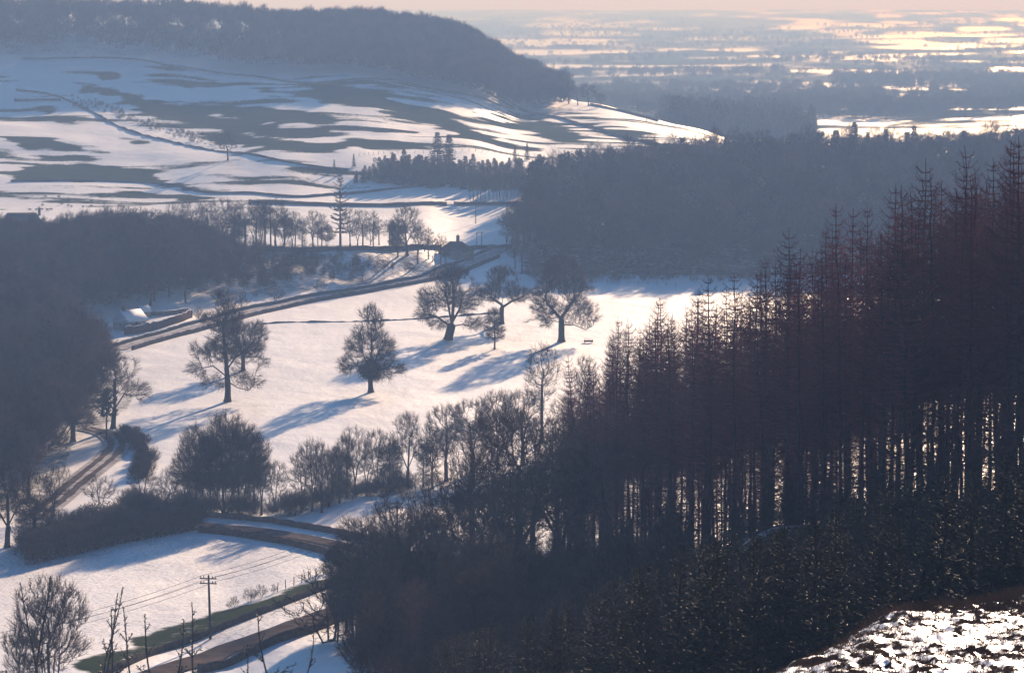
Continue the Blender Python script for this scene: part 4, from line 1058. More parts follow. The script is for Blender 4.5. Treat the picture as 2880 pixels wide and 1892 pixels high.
# ------------------------------------------------------------------ spindly young conifers at the bottom left
for key, bx, top, d, lab in [
 ('candelabra_a', 628, 1655, 330, 'tallest bare-tipped young conifer with several stiff leaders at the bottom left'),
 ('candelabra_b', 94, 1614, 330, 'dark straight-tipped young conifer in front of the rounded bush'),
 ('candelabra_c', 342, 1700, 320, 'short young conifer leader right of the rounded bush'),
 ('candelabra_b', 392, 1698, 335, 'knobbly young conifer leader between the bush and the telegraph pole'),
 ('candelabra_c', 432, 1735, 330, 'thin young conifer tip left of the telegraph pole'),
 ('candelabra_c', 473, 1732, 340, 'slender young conifer tip second left of the telegraph pole'),
 ('candelabra_b', 562, 1683, 335, 'slender young conifer tip just left of the telegraph pole'),
 ('candelabra_a', 262, 1660, 325, 'forked young conifer with bare upright stems beside the rounded bush'),
 ('candelabra_c', 762, 1715, 330, 'small young conifer right of the telegraph pole, over the road'),
 ('candelabra_c', 850, 1755, 325, 'small young conifer at the left edge of the foreground wood'),
 ('candelabra_c', 700, 1800, 320, 'low young conifer in front of the lower road'),
 ('candelabra_a', 150, 1640, 335, 'young conifer hidden among the stems of the rounded bush')]:
    if key == 'candelabra_a' and bx == 628: bx = 265
    put_px(key, 'young_conifer', bx, 0, top, lab, 'conifer', 'spindly young conifers at the bottom left', d=d)
put_px('erect', 'bare_bush', 142, 0, 1612, 'large rounded bush of upright bare stems at the bottom left corner', 'bush', d=425, wide=1.25)
put_px('erect', 'bare_bush', 60, 0, 1740, 'smaller bare bush left of the large rounded bush', 'bush', d=430)
for i, (bx, by, top) in enumerate([(700, 1692, 1650), (660, 1706, 1672), (735, 1680, 1640), (770, 1668, 1640), (645, 1712, 1688), (715, 1686, 1655), (935, 1605, 1535)]):
    put_px('shrub', 'verge_bush', bx, by, top, 'small dry bush on the field edge above the green verge', 'bush', 'dry bushes along the green verge', wide=.9)

# ------------------------------------------------------------------ dark wood at the left edge
LW = 'large bare tree in the dark wood at the left edge'
GW = 'trees of the dark left wood'
n = 0; tries = 0; occ3 = []
while n < 62 and tries < 8000:
    tries += 1
    u = RNG.uniform(-160, 330); d = RNG.uniform(760, 975)
    if u > 330 - (975 - d) * .15: continue
    if u > 230 and d > 915: continue
    if u > np.interp(d, [760, 800, 850, 900, 975], [170, 270, 300, 290, 200]): continue
    p = at(u, d)
    if any((p[0] - q[0]) ** 2 + (p[1] - q[1]) ** 2 < 4.2 ** 2 for q in occ3): continue
    occ3.append(p)
    top = np.interp(u, [-100, 100, 200, 330], [660, 760, 820, 960]) + RNG.uniform(0, 200) + max(0, (900 - d)) * .8
    h = np.clip(rowz(top, d) - p[2], 10, 19)
    key = RNG.choice(['oak', 'wood_a', 'wood_b', 'oak', 'conifer_a'], p=[.3, .25, .25, .1, .1])
    put(key, 'woodland_tree' if key != 'conifer_a' else 'woodland_conifer', p, h, RNG.random() * 6.28, LW if key != 'conifer_a' else 'dark conifer among the bare trees of the left wood', 'tree', GW if key != 'conifer_a' else 'conifers of the left wood', wide=1.15)
    n += 1
for i in range(26):
    d = RNG.uniform(645, 765); u = RNG.uniform(-140, np.interp(d, [640, 690, 760], [105, 150, 225]))
    put(RNG.choice(['oak', 'wood_b', 'wood_a']), 'woodland_tree', at(u, d), RNG.uniform(9, 15), RNG.random() * 6.28, LW, 'tree', GW, wide=1.1)
put_px('oak', 'woodland_tree', 318, 1205, 985, 'bare tree with boughs hanging out over the snow at the edge of the left wood', 'tree', GW, wide=1.05)
put_px('pine', 'woodland_conifer', 300, 1240, 1090, 'dark bushy evergreen at the corner where the left wood meets the farm lane', 'tree', wide=1.1)
put_px('oak', 'woodland_tree', 95, 1560, 1330, 'thick bare tree behind the left end of the russet hedge', 'tree', wide=1.0)
put_px('oak', 'woodland_tree', 20, 1540, 1300, 'bare tree at the left edge beside the thick hedge tree', 'tree', wide=1.0)
put_px('wood_b', 'woodland_tree', 150, 1450, 1290, 'bare tree between the farm lane and the russet hedge', 'tree', wide=1.0)
put_px('shrub', 'bare_bush', 210, 1545, 1465, 'bare bush at the back of the russet hedge near the thick tree', 'bush', wide=1.4)

# ------------------------------------------------------------------ bank and terrace trees
LB = 'bare tree in the hazy blue wood on the bank above the park drive'
GB = 'trees on the wooded bank'
n = 0; tries = 0; occ4 = []
while n < 95 and tries < 9000:
    tries += 1
    u = RNG.uniform(-150, 1080); d = RNG.uniform(1000, 1235)
    dmin = np.interp(u, [-150, 330, 560, 860, 1080], [960, 1005, 1065, 1140, 1185])
    if d < dmin: continue
    if u > 640 and d > 1180 : continue
    if 330 < u < 560 and d < 1025: continue
    p = at(u, d)
    if any((p[0] - q[0]) ** 2 + (p[1] - q[1]) ** 2 < 4.4 ** 2 for q in occ4): continue
    occ4.append(p)
    top = np.interp(u, [-150, 40, 200, 320, 400, 700, 860, 1080], [640, 668, 650, 600, 585, 660, 700, 720]) + RNG.uniform(0, 110)
    h = np.clip(rowz(top, d) - p[2], 4, 18 if u < 800 else 10)
    key = RNG.choice(['wood_a', 'wood_b', 'wood_c', 'oak'])
    put(key, 'woodland_tree', p, h, RNG.random() * 6.28, LB, 'tree', GB, 1.05)
    n += 1
LT = 'slender bare tree in the row on the terrace edge, trunk dark against the snow'
GT = 'trees in the row on the terrace'
for i, (bx, top, key, w) in enumerate([(300, 592, 'wood_b', .9), (345, 580, 'wood_a', .9), (395, 572, 'wood_b', 1), (440, 575, 'wood_a', 1), (490, 570, 'wood_b', 1), (540, 566, 'wood_a', 1), (585, 560, 'wood_c', 1.1), (625, 556, 'wood_b', 1), (660, 562, 'wood_c', 1.1),
 (690, 560, 'wood_a', .9), (720, 566, 'wood_c', 1), (745, 560, 'wood_c', 1.1), (775, 566, 'wood_b', .9), (800, 575, 'wood_c', 1), (830, 588, 'wood_a', .8), (880, 580, 'wood_b', .9), (905, 590, 'wood_a', .8), (985, 575, 'wood_b', .9), (1020, 582, 'wood_a', .9), (1050, 598, 'wood_c', .9), (1095, 610, 'wood_c', .9), (1175, 622, 'wood_b', .8), (1205, 640, 'wood_c', 1), (1240, 650, 'wood_c', 1)]):
    put_px(key, 'terrace_tree', bx, 0, top + RNG.uniform(-14, 10), LT, 'tree', GT, d=1208 + RNG.uniform(-6, 10), wide=w * 1.2)
    put_px(('multi', 'wood_b', 'alder', 'wood_a')[i % 4], 'terrace_tree', bx + RNG.uniform(10, 24), 0, top + RNG.uniform(0, 45), LT, 'tree', GT, d=1212 + RNG.uniform(-6, 22), wide=RNG.uniform(.9, 1.25))
put_px('oak', 'terrace_tree', 1145, 0, 575, 'broad bare tree with a domed crown standing highest right of the layered conifer', 'tree', d=1212, wide=.9)
put_px('fir_layered', 'tall_conifer', 957, 0, 482, 'tall dark layered conifer sticking out above the terrace trees', 'conifer', d=1205)
for i, (bx, top) in enumerate([(-20, 650), (30, 662), (75, 668), (110, 664), (150, 640), (185, 625), (215, 630), (250, 628)]):
    put_px(('wood_b', 'oak', 'wood_a')[i % 3], 'house_tree', bx, 0, top, 'bare tree in front of the large house at the left edge', 'tree', 'trees in front of the large house', d=1190 + RNG.uniform(-12, 14), wide=1.1)
put_px('wood_b', 'terrace_tree', 300, 0, 600, 'open-branched bare tree right of the house chimney', 'tree', d=1225)
for i, (bx, by, top) in enumerate([(1080, 785, 742), (1020, 800, 745), (1105, 770, 735), (560, 905, 860), (900, 822, 780), (780, 850, 800), (680, 870, 815)]):
    put_px('wood_c' if i < 3 else 'shrub', 'bank_sapling', bx, by, top, 'small bare sapling at the foot of the wooded bank beside the drive', 'tree', 'saplings beside the drive', wide=1.0)

# ------------------------------------------------------------------ hill: lone tree, conifers, pine block
put_px('far_a', 'lone_tree', 641, 452, 362, 'lone bare tree standing on the open snowy hill', 'tree')
put_px('conifer_a', 'upper_conifer', 1230, 470, 370, 'left one of two tall pointed conifers above the upper plantation', 'conifer', wide=1.5)
put_px('conifer_b', 'upper_conifer', 1263, 472, 376, 'right one of two tall pointed conifers above the upper plantation', 'conifer', wide=1.6)
LU = 'dark conifer in the upper plantation between the fields'
GU_ = 'conifers of the upper plantation'
n = 0; tries = 0; occ5 = []
while n < 170 and tries < 7000:
    tries += 1
    u = RNG.uniform(1000, 1520); py = RNG.uniform(np.interp(u, [1000, 1100, 1500], [500, 480, 500]), np.interp(u, [1000, 1200, 1500], [515, 530, 538]))
    p = ground(u, py)
    if any((p[0] - q[0]) ** 2 + (p[1] - q[1]) ** 2 < 2.4 ** 2 for q in occ5): continue
    occ5.append(p)
    h = RNG.uniform(6, 10) * np.interp(u, [1000, 1080, 1150], [.5, .8, 1])
    put('conifer_' + 'ab'[n % 2], 'upper_conifer', p, h * RNG.uniform(.7, 1.1), RNG.random() * 6.28, LU, 'conifer', GU_, wide=RNG.uniform(1.3, 2.0))
    n += 1
for i, (bx, by, top) in enumerate([(1055, 470, 440), (995, 470, 432), (1448, 455, 408), (1482, 452, 402), (940, 482, 448)]):
    put_px('conifer_b' if i else 'far_b', 'upper_conifer', bx, by, top, 'single small tree on the back edge of the upper plantation', 'tree', 'small trees on the back edge of the plantation')
for i in range(46):
    put_px('pine', 'pine_tree', 1322 + (i % 16) * 10.5 + RNG.uniform(-3, 3), RNG.uniform(552, 575), 0, 'thin-stemmed pine in the small square block beside the upper field wall', 'pine', 'pines of the small block', wide=.55) if False else \
    put('pine', 'pine_tree', ground(1322 + (i % 16) * 10.5 + RNG.uniform(-3, 3), RNG.uniform(552, 574)), RNG.uniform(9, 10.5), RNG.random() * 6.28, 'thin-stemmed pine in the small square block beside the upper field wall', 'pine', 'pines of the small block', .62)

# ------------------------------------------------------------------ edge and skyline trees of the large right-hand wood
for i, (bx, d, top, key, w, lab) in enumerate([
 (1520, 1400, 440, 'pine', 1.0, 'dark pine at the top left corner of the large right-hand wood'),
 (1595, 1420, 425, 'pine', 1.1, 'tall flat-topped pine on the left shoulder of the large wood'),
 (1490, 1330, 470, 'conifer_a', 1.1, 'dark conifer on the left edge of the large wood'),
 (1680, 1440, 445, 'conifer_b', 1.0, 'pointed conifer tip on the left skyline of the large wood'),
 (2045, 1450, 388, 'pine', 1.0, 'dark round-topped pine, first of a pair on the skyline above the wood'),
 (2085, 1460, 385, 'pine', 1.0, 'dark round-topped pine, second of a pair on the skyline above the wood'),
 (2135, 1450, 390, 'pine', 1.1, 'broad dark pine right of the skyline pair above the wood'),
 (2295, 1470, 385, 'conifer_b', 1.0, 'slim conifer left of the broad skyline conifer'),
 (2350, 1470, 362, 'conifer_a', 1.3, 'broad dark conifer standing out of the skyline of the wood'),
 (2402, 1480, 340, 'conifer_a', 1.0, 'tallest pointed conifer on the skyline of the wood'),
 (2440, 1480, 368, 'conifer_b', .9, 'thin conifer right of the tallest skyline conifer'),
 (2490, 1470, 358, 'conifer_b', .8, 'spire-like conifer on the skyline right of the thin one'),
 (2570, 1480, 350, 'conifer_a', .9, 'last pointed conifer on the right part of the skyline')]):
    put_px(key, 'skyline_conifer', bx, 0, top, lab, 'conifer', d=d, wide=w)
LE = 'bare tree at the left edge of the large right-hand wood beside the field'
for i, (bx, d, top, key) in enumerate([(1425, 1270, 590, 'wood_b'), (1440, 1290, 570, 'wood_a'), (1455, 1280, 560, 'oak'), (1470, 1262, 580, 'wood_a'), (1490, 1270, 565, 'wood_c'), (1510, 1265, 560, 'wood_b'), (1445, 1250, 620, 'wood_c'), (1530, 1258, 575, 'wood_a'), (1480, 1300, 520, 'wood_b'), (1500, 1320, 500, 'wood_a'), (1460, 1320, 560, 'wood_c')]):
    put_px(key, 'woodland_tree', bx, 0, top, LE, 'tree', 'trees at the left edge of the large wood', d=d)
n = 0
for i in range(34):
    u = 1440 + i * 34 + RNG.uniform(-10, 10)
    put(RNG.choice(['wood_a', 'wood_b', 'wood_c']), 'woodland_tree', at(u, RNG.uniform(1188, 1226)), RNG.uniform(6, 15), RNG.random() * 6.28, 'bare tree in the front row of the large wood above the park field', 'tree', 'front row of the large wood')

# ------------------------------------------------------------------ hill-top trees seen against the bright haze
for i in range(30):
    u = [60, 105, 130, 150, 172, 190, 215, 240, 268, 290, 315, 345, 365, 395, 420, 445, 470, 500, 530, 555, 590, 615, 640, 700, 735, 760, 790, 830, 950, 1000][i]
    d = 2250 + RNG.uniform(-15, 12)
    hh = RNG.uniform(10, 15) if u < 650 else RNG.uniform(7, 11)
    put(('far_a', 'far_b')[i % 2], 'hilltop_tree', at(u, d), hh, RNG.random() * 6.28, 'bare tree on the crest of the left hill against the bright haze', 'tree', 'trees on the hill crest', RNG.uniform(.8, 1.1))
for i, (bx, by, h) in enumerate([(1560, 288, 12), (1600, 292, 13), (1625, 296, 11), (1655, 298, 13), (1690, 300, 8)]):
    put('far_a', 'hill_end_tree', ground(bx, by), h, RNG.random() * 6.28, 'bare tree in the short row at the right end of the hill wood', 'tree', 'row at the end of the hill wood', 1.1)

# ------------------------------------------------------------------ uncountable woods and hedgerows (stuff)
def scatter(name, pts, scales, meshes, label, cat, zscale=None):
    """one object: its points carry trees of the given shapes"""
    me = bpy.data.meshes.new(name); n = len(pts)
    me.vertices.add(n); me.vertices.foreach_set('co', np.asarray(pts, np.float32).ravel())
    a = me.attributes.new('size', 'FLOAT', 'POINT'); a.data.foreach_set('value', np.asarray(scales, np.float32))
    a = me.attributes.new('turn', 'FLOAT', 'POINT'); a.data.foreach_set('value', (RNG.random(n) * 6.283).astype(np.float32))
    o = link(name, me)
    ng = bpy.data.node_groups.new(name, 'GeometryNodeTree')
    ng.interface.new_socket('Geometry', in_out='INPUT', socket_type='NodeSocketGeometry')
    ng.interface.new_socket('Geometry', in_out='OUTPUT', socket_type='NodeSocketGeometry')
    N = ng.nodes.new; L = ng.links.new
    gi = N('NodeGroupInput'); go = N('NodeGroupOutput')
    iop = N('GeometryNodeInstanceOnPoints'); iop.inputs['Pick Instance'].default_value = True
    jn = N('GeometryNodeJoinGeometry')
    for obs in meshes:
        g2 = N('GeometryNodeGeometryToInstance')
        for ob in (obs if isinstance(obs, tuple) else (obs,)):
            oi = N('GeometryNodeObjectInfo'); oi.inputs['Object'].default_value = ob; oi.inputs['As Instance'].default_value = True; oi.transform_space = 'ORIGINAL'
            L(oi.outputs['Geometry'], g2.inputs[0])
        L(g2.outputs[0], jn.inputs[0])
    L(gi.outputs[0], iop.inputs['Points']); L(jn.outputs[0], iop.inputs['Instance'])
    at1 = N('GeometryNodeInputNamedAttribute'); at1.data_type = 'FLOAT'; at1.inputs['Name'].default_value = 'size'
    at2 = N('GeometryNodeInputNamedAttribute'); at2.data_type = 'FLOAT'; at2.inputs['Name'].default_value = 'turn'
    cx = N('ShaderNodeCombineXYZ'); L(at2.outputs['Attribute'], cx.inputs['Z'])
    L(cx.outputs[0], iop.inputs['Rotation']); L(at1.outputs['Attribute'], iop.inputs['Scale'])
    L(iop.outputs[0], go.inputs[0])
    md = o.modifiers.new('trees', 'NODES'); md.node_group = ng
    return tag(o, label, cat, kind='stuff')

def crown_of(key, k=1):
    for o in bpy.data.objects:
        if o.data is PROTO[key][0][k][1]: return o

def grid_pts(d0, d1, sp, ok, u0, u1):
    out = []
    d = d0
    while d < d1:
        x0 = (u0 - CX) / F * d; x1 = (u1 - CX) / F * d
        x = x0
        while x < x1:
            X = x + RNG.uniform(-.45, .45) * sp; Y = d + RNG.uniform(-.45, .45) * sp
            if ok(CX + F * X / Y, Y): out.append((X, Y, float(gz(X, Y))))
            x += sp
        d += sp
    return np.array(out)

cw = [crown_of(k) for k in ('wood_a', 'wood_b', 'wood_c', 'oak')]
pts = grid_pts(1215, 1600, 6.6, lambda u, d: u > np.interp(d, [1215, 1300, 1450, 1560, 1600], [1540, 1470, 1500, 1900, 2000]) and d < np.interp(u, [1400, 1700, 1900, 2300, 3000], [1480, 1500, 1540, 1560, 1600]), 1400, 3150)
scatter('wood_mass', pts, RNG.uniform(.5, 1.0, len(pts)), cw + [crown_of('pine'), crown_of('wood_a'), crown_of('wood_b')], 'dense hazy wood filling the right-hand slope behind the larches', 'wood')
pts = grid_pts(650, 975, 4.6, lambda u, d: u < np.interp(d, [640, 690, 770], [90, 140, 230]) if d < 770 else u < np.interp(d, [760, 800, 850, 900, 930, 975], [150, 250, 285, 275, 200, 170]), -180, 330)
scatter('left_wood', pts, RNG.uniform(.55, .85, len(pts)), cw, 'tangle of smaller bare trees filling the dark left wood', 'wood')
pts = grid_pts(975, 1222, 4.0, lambda u, d: d < np.interp(u, [250, 560, 700, 1250], [1222, 1215, 1183, 1188]) and d > np.interp(u, [-150, 330, 560, 860, 1080, 1250], [970, 1006, 1066, 1128, 1172, 1195]) + 3 and not (330 < u < 560 and d < 1024) and RNG.random() < np.interp(u, [0, 700, 900, 1100, 1200], [1, 1, 1, 1, .8]), -180, 1260)
sc_ = RNG.uniform(.4, .75, len(pts)) * np.interp(CX + F * pts[:, 0] / pts[:, 1], [0, 140, 260, 560, 680, 800, 1200], [.8, .8, 1, 1, .6, .5, .42]) * np.interp(pts[:, 1], [1150, 1222], [1, .55])
scatter('bank_wood', pts, sc_, cw, 'thicket of small bare trees covering the bank above the park drive', 'wood')
cf = [crown_of(k) for k in ('far_a', 'far_b')]
def hillok(u, d):
    if u < 560: dens = .45 if 150 < u else .8
    elif u < 860: dens = .55
    else: dens = 1.0
    lo = np.interp(u, [0, 400, 800, 1000, 1250, 1400, 1500], [2108, 2098, 2055, 2035, 1990, 2005, 2070])
    return d > lo + 8 and d < np.interp(u, [0, 1000, 1300, 1500, 1600], [2245, 2310, 2330, 2320, 2250]) and RNG.random() < dens and u < 1590
pts = grid_pts(1990, 2360, 6.0, hillok, -150, 1600)
scatter('hill_wood', pts, RNG.uniform(.75, 1.15, len(pts)), cf, 'grey bare wood covering the top of the left hill', 'wood')
cc = [crown_of(k) for k in ('conifer_a', 'conifer_b')]
pts = grid_pts(2160, 2700, 8.0, lambda u, d: u > np.interp(d, [2160, 2700], [1890, 1850]) and u < np.interp(d, [2160, 2300, 2700], [2290, 2290, 2150]), 1840, 2300)
scatter('far_conifer_wood', pts, RNG.uniform(.8, 1.25, len(pts)), cc, 'hazy grey conifer wood on the edge of the plain beyond the hill', 'wood')
# hedgerows, copses and scattered trees of the plain
hp = []; hs = []
for _ in range(330):
    d = 2700 * (16000 / 2700.) ** (RNG.random() ** 1.15)
    u0 = RNG.uniform(900, 3000); ln = RNG.uniform(40, 420); sl = RNG.normal() * .05
    m = int(ln / 10800 * d / RNG.uniform(4, 11)); big_ = RNG.random() < .35
    for t in np.linspace(0, 1, max(m, 2)):
        if RNG.random() < .3: continue
        u = u0 + ln * t; dd = d * (1 + sl * t) + RNG.normal() * 9
        if dd > 18000 or dd < 2680: continue
        x = (u - CX) / F * dd
        hp.append((x, dd, float(gz(x, dd)))); hs.append((RNG.uniform(.45, 1.05) if big_ else RNG.choice([.18, .28, .4, .8], p=[.4, .3, .2, .1])) * RNG.uniform(.8, 1.2))
for (u0, u1, d0, d1, sp) in [(1560, 2350, 2900, 3350, 13), (2150, 3000, 2760, 3060, 9), (2300, 3000, 3100, 3420, 11), (2350, 3000, 3650, 4250, 13), (1750, 2300, 3500, 3700, 14), (2750, 3000, 3350, 3900, 14), (1600, 2200, 4300, 4600, 22), (2200, 2700, 5200, 5500, 26), (1300, 1750, 3300, 3600, 16)]:
    q = grid_pts(d0, d1, sp, lambda u, d: fbm(u / 90., d / 120., 97, 2) > .40, u0, u1)
    for a in q: hp.append(tuple(a)); hs.append(RNG.uniform(.55, 1.0))
scatter('plain_hedgerows', np.array(hp), np.array(hs), cf, 'faint hedgerows and copses scattered over the hazy snowy plain', 'hedgerows')
LP_ = 'small bare tree standing alone on the hazy snowy plain'
for i, (bx, d, h) in enumerate([(2335, 3200, 14), (2392, 3600, 12), (2050, 3100, 15), (2270, 3080, 16), (1880, 3050, 14), (1760, 3000, 14), (2430, 2760, 14), (2640, 3180, 12)]):
    put(('far_a', 'far_b')[i % 2], 'plain_tree', at(bx, d), h, RNG.random() * 6.28, LP_, 'tree', 'single trees on the plain')
# scrub strip on the hill
pts = []
for i in range(220):
    t = RNG.random(); u = 200 + 420 * t; py = np.interp(u, [200, 300, 450, 560, 620], [285, 308, 362, 392, 400]) + RNG.uniform(-14, 16)
    pts.append(ground(u, py))
scatter('hill_scrub', np.array(pts), RNG.uniform(.25, .6, len(pts)), [crown_of('shrub')], 'thin scrub on the snowy gully slanting down the hill', 'scrub')
pts = grid_pts(235, 420, 2.6, lambda u, d: np.interp(u, lx, [a[1] for a in line]) - 18 < d < np.interp(u, lx, [a[1] for a in line]) + 2, 1600, 3150)
scatter('larch_undergrowth', pts, RNG.uniform(.25, .6, len(pts)), [crown_of('shrub'), crown_of('spruce_c')], 'dark brushwood at the feet of the larches', 'undergrowth')
pts = np.array([ground(u, np.interp(u, [330, 560, 800, 1000, 1200], [1436, 1446, 1450, 1402, 1375]) + RNG.uniform(-16, 8)) for u in RNG.uniform(330, 1230, 190)])
scatter('stream_scrub', pts, RNG.uniform(.4, 1.0, len(pts)), [crown_of('shrub')], 'low dark scrub along the banks of the stream', 'scrub')
pts = np.array([ground(u, RNG.uniform(np.interp(u, [60, 200, 560], [1530, 1490, 1466]), np.interp(u, [60, 200, 560], [1580, 1560, 1484]))) for u in RNG.uniform(60, 560, 260)])
scatter('hedge_scrub', pts, RNG.uniform(.6, 1.15, len(pts)), [crown_of('shrub')], 'dark bare scrub behind the russet hedge', 'scrub')
pts = np.array([ground(u + RNG.uniform(-22, 22), v + RNG.uniform(-14, 14)) for u, v in [(395, 1335), (408, 1300), (392, 1262), (365, 1235)] for _ in range(16)])
scatter('lane_scrub', pts, RNG.uniform(.35, .85, len(pts)), [crown_of('shrub')], 'reddish bare scrub on the bank inside the bend of the lane', 'scrub')
pts = np.array([at(u, d) for u, d in zip(RNG.uniform(1470, 2250, 90), 1196 - np.abs(RNG.normal(size=90)) * 14)])
scatter('wood_edge_scrub', pts, RNG.uniform(.4, 1.1, len(pts)), [crown_of('shrub')], 'low dark scrub along the foot of the large wood', 'scrub')
pts = grid_pts(255, 380, 4.6, lambda u, d: d > 262 and d < 372, 3160, 4700)
scatter('larch_wood', pts, RNG.uniform(.8, 1.02, len(pts)), [(crown_of(k, 0), crown_of(k, 1)) for k in ('larch_a', 'larch_b', 'larch_c', 'larch_d')], 'rest of the larch plantation running on past the right edge', 'wood')
pts = grid_pts(150, 258, 3.6, lambda u, d: True, 3010, 4700)
scatter('spruce_thicket', pts, RNG.uniform(.6, 1.1, len(pts)), [(crown_of(k, 0), crown_of(k, 1)) for k in ('spruce_a', 'spruce_b', 'spruce_c')], 'rest of the young spruces running on past the right edge', 'wood')
# undergrowth in the foreground wood
pts = grid_pts(300, 470, 3.4, lambda u, d: RNG.random() < .6 and u > 960 + (470 - d) * .5 and u < 1950 and d < 470 - max(0, u - 1500) * .25, 900, 1950)
scatter('undergrowth', pts, RNG.uniform(.6, 1.25, len(pts)), [crown_of('shrub')], 'tangled dark undergrowth on the floor of the foreground wood', 'undergrowth')

# ------------------------------------------------------------------ buildings
def cottage(name, loc, rz, L, W, H, rise, label, roofmat, hip=0.0, windows=(), chim=(), door=None, wallmat=None):
    root = link(name, None, None, loc); root.rotation_euler = (0, 0, rz)
    w = MB(); l, b = L / 2, W / 2
    if hip == 0:
        w.add([(-l, -b, -1), (l, -b, -1), (l, b, -1), (-l, b, -1), (-l, -b, H), (l, -b, H), (l, b, H), (-l, b, H), (-l, 0, H + rise), (l, 0, H + rise)],
              [[0, 1, 5, 4], [2, 3, 7, 6], [1, 2, 6, 5], [3, 0, 4, 7]], [[5, 6, 9], [7, 4, 8]])
    else: w.box((0, 0, H / 2 - .5), (l, b, H / 2 + .5))
    w.build('wall', wallmat or M_WALLH, root)
    e = .35; th = .18; r = MB()
    rl = l + e; rb = b + e; k = rise / b; z0 = H - e * k + .05; zr = H + rise + .05; hx = rl - hip
    top = [(-rl, -rb, z0 + th), (rl, -rb, z0 + th), (rl, rb, z0 + th), (-rl, rb, z0 + th), (-hx, 0, zr + th), (hx, 0, zr + th)]
    bot = [(x, y, z - th) for x, y, z in top]
    r.add(top + bot, [[0, 1, 5, 4], [2, 3, 4, 5], [7, 6, 10, 11], [9, 8, 11, 10], [0, 6, 7, 1], [2, 8, 9, 3]], [[1, 2, 5], [3, 0, 4], [8, 7, 11], [6, 9, 10]])
    r.add([top[0], top[3], top[4], bot[0], bot[3], bot[4]], [[0, 3, 5, 2], [1, 2, 5, 4]])
    r.add([top[1], top[2], top[5], bot[1], bot[2], bot[5]], [[0, 2, 5, 3], [1, 4, 5, 2]])
    roof = r.build('roof', roofmat, root)
    for (cx, cy, ch) in chim:
        c = MB(); zb = H + rise - abs(cy) * k
        c.box((cx, cy, zb + ch / 2 - .4), (.42, .38, ch / 2 + .4)); c.box((cx, cy, zb + ch + .07), (.5, .46, .07))
        for q in (-.18, .18): c.tubes([(cx + q, cy, zb + ch + .14)], [(cx + q, cy, zb + ch + .6)], .12, .10, 6)
        c.build('chimney', M_STONE, roof)
    for (side, pos, z, ww, hh) in windows:
        f = MB(); g_ = MB()
        if side == 'f':
            c = (pos, -b - .02, z); f.box(c, (ww / 2 + .09, .05, hh / 2 + .09)); g_.box((pos, -b - .075, z), (ww / 2, .012, hh / 2)); f.box((pos, -b - .095, z), (.03, .012, hh / 2))
        else:
            s_ = 1 if side == 'r' else -1
            f.box((s_ * (l + .02), pos, z), (.05, ww / 2 + .09, hh / 2 + .09)); g_.box((s_ * (l + .075), pos, z), (.012, ww / 2, hh / 2)); f.box((s_ * (l + .095), pos, z), (.012, .03, hh / 2))
        wo = f.build('window', M_PAINT, root); g_.build('pane', M_GLASS, wo)
    if door:
        d_ = MB(); d_.box((door, -b - .03, 1.0), (.5, .05, 1.05)); do = d_.build('door', M_WOOD, root)
        h_ = MB(); h_.box((door + .35, -b - .11, 1.0), (.05, .03, .05)); h_.build('handle', M_METAL, do)
    return tag(root, label, 'house')
p = ground(366, 934); p = p + np.array([3.6 * .515 - 2.6 * .857, 3.6 * .857 + 2.6 * .515, 0]); p[2] = float(gz(p[0], p[1])) + .2
cottage('cottage', p, math.radians(54), 7.4, 5.4, 2.3, 2.5, 'small cottage with a snow-covered pitched roof below the wooded bank', M_ROOFSNOW, windows=[('f', -1.8, 1.3, .8, 1.0), ('f', .4, 1.3, .8, 1.0), ('f', 2.4, 1.3, .8, 1.0), ('l', 0, 1.4, .8, 1.0)], chim=[(-2.6, 0, .9)], door=-.7)
p = ground(404, 890)
cottage('garden_shed', p, math.radians(40), 2.6, 2.2, 1.6, 1.1, 'tiny snow-roofed shed right behind the cottage', M_ROOFSNOW, windows=[('f', 0, .9, .6, .6)])
p = at(1283, 1240)
cottage('gate_lodge', p, math.radians(-24), 9.5, 7.0, 2.7, 2.6, 'low gate lodge with a hipped roof and tall chimney at the end of the drive', M_SLATE, hip=3.0, windows=[('f', -2.8, 1.5, 1.0, 1.2), ('f', 2.6, 1.5, 1.0, 1.2), ('r', 0, 1.5, 1.0, 1.2), ('r', -2, 1.5, .8, 1.2)], chim=[(.6, 0, 1.9)], door=0)
p = at(62, 1235)
hz = rowz(600, 1235) - p[2]
cottage('large_house', p, math.radians(8), 13.0, 8.0, hz - 3.4, 3.4, 'large house with a steep roof and single chimney rising above the left wood', M_SLATE, hip=2.2, windows=[('f', -4, hz - 5, 1.0, 1.5), ('f', 0, hz - 5, 1.0, 1.5), ('f', 4, hz - 5, 1.0, 1.5), ('r', 0, hz - 4.6, 1, 1.4)], chim=[(5.6, 0, 1.5)], door=-2)

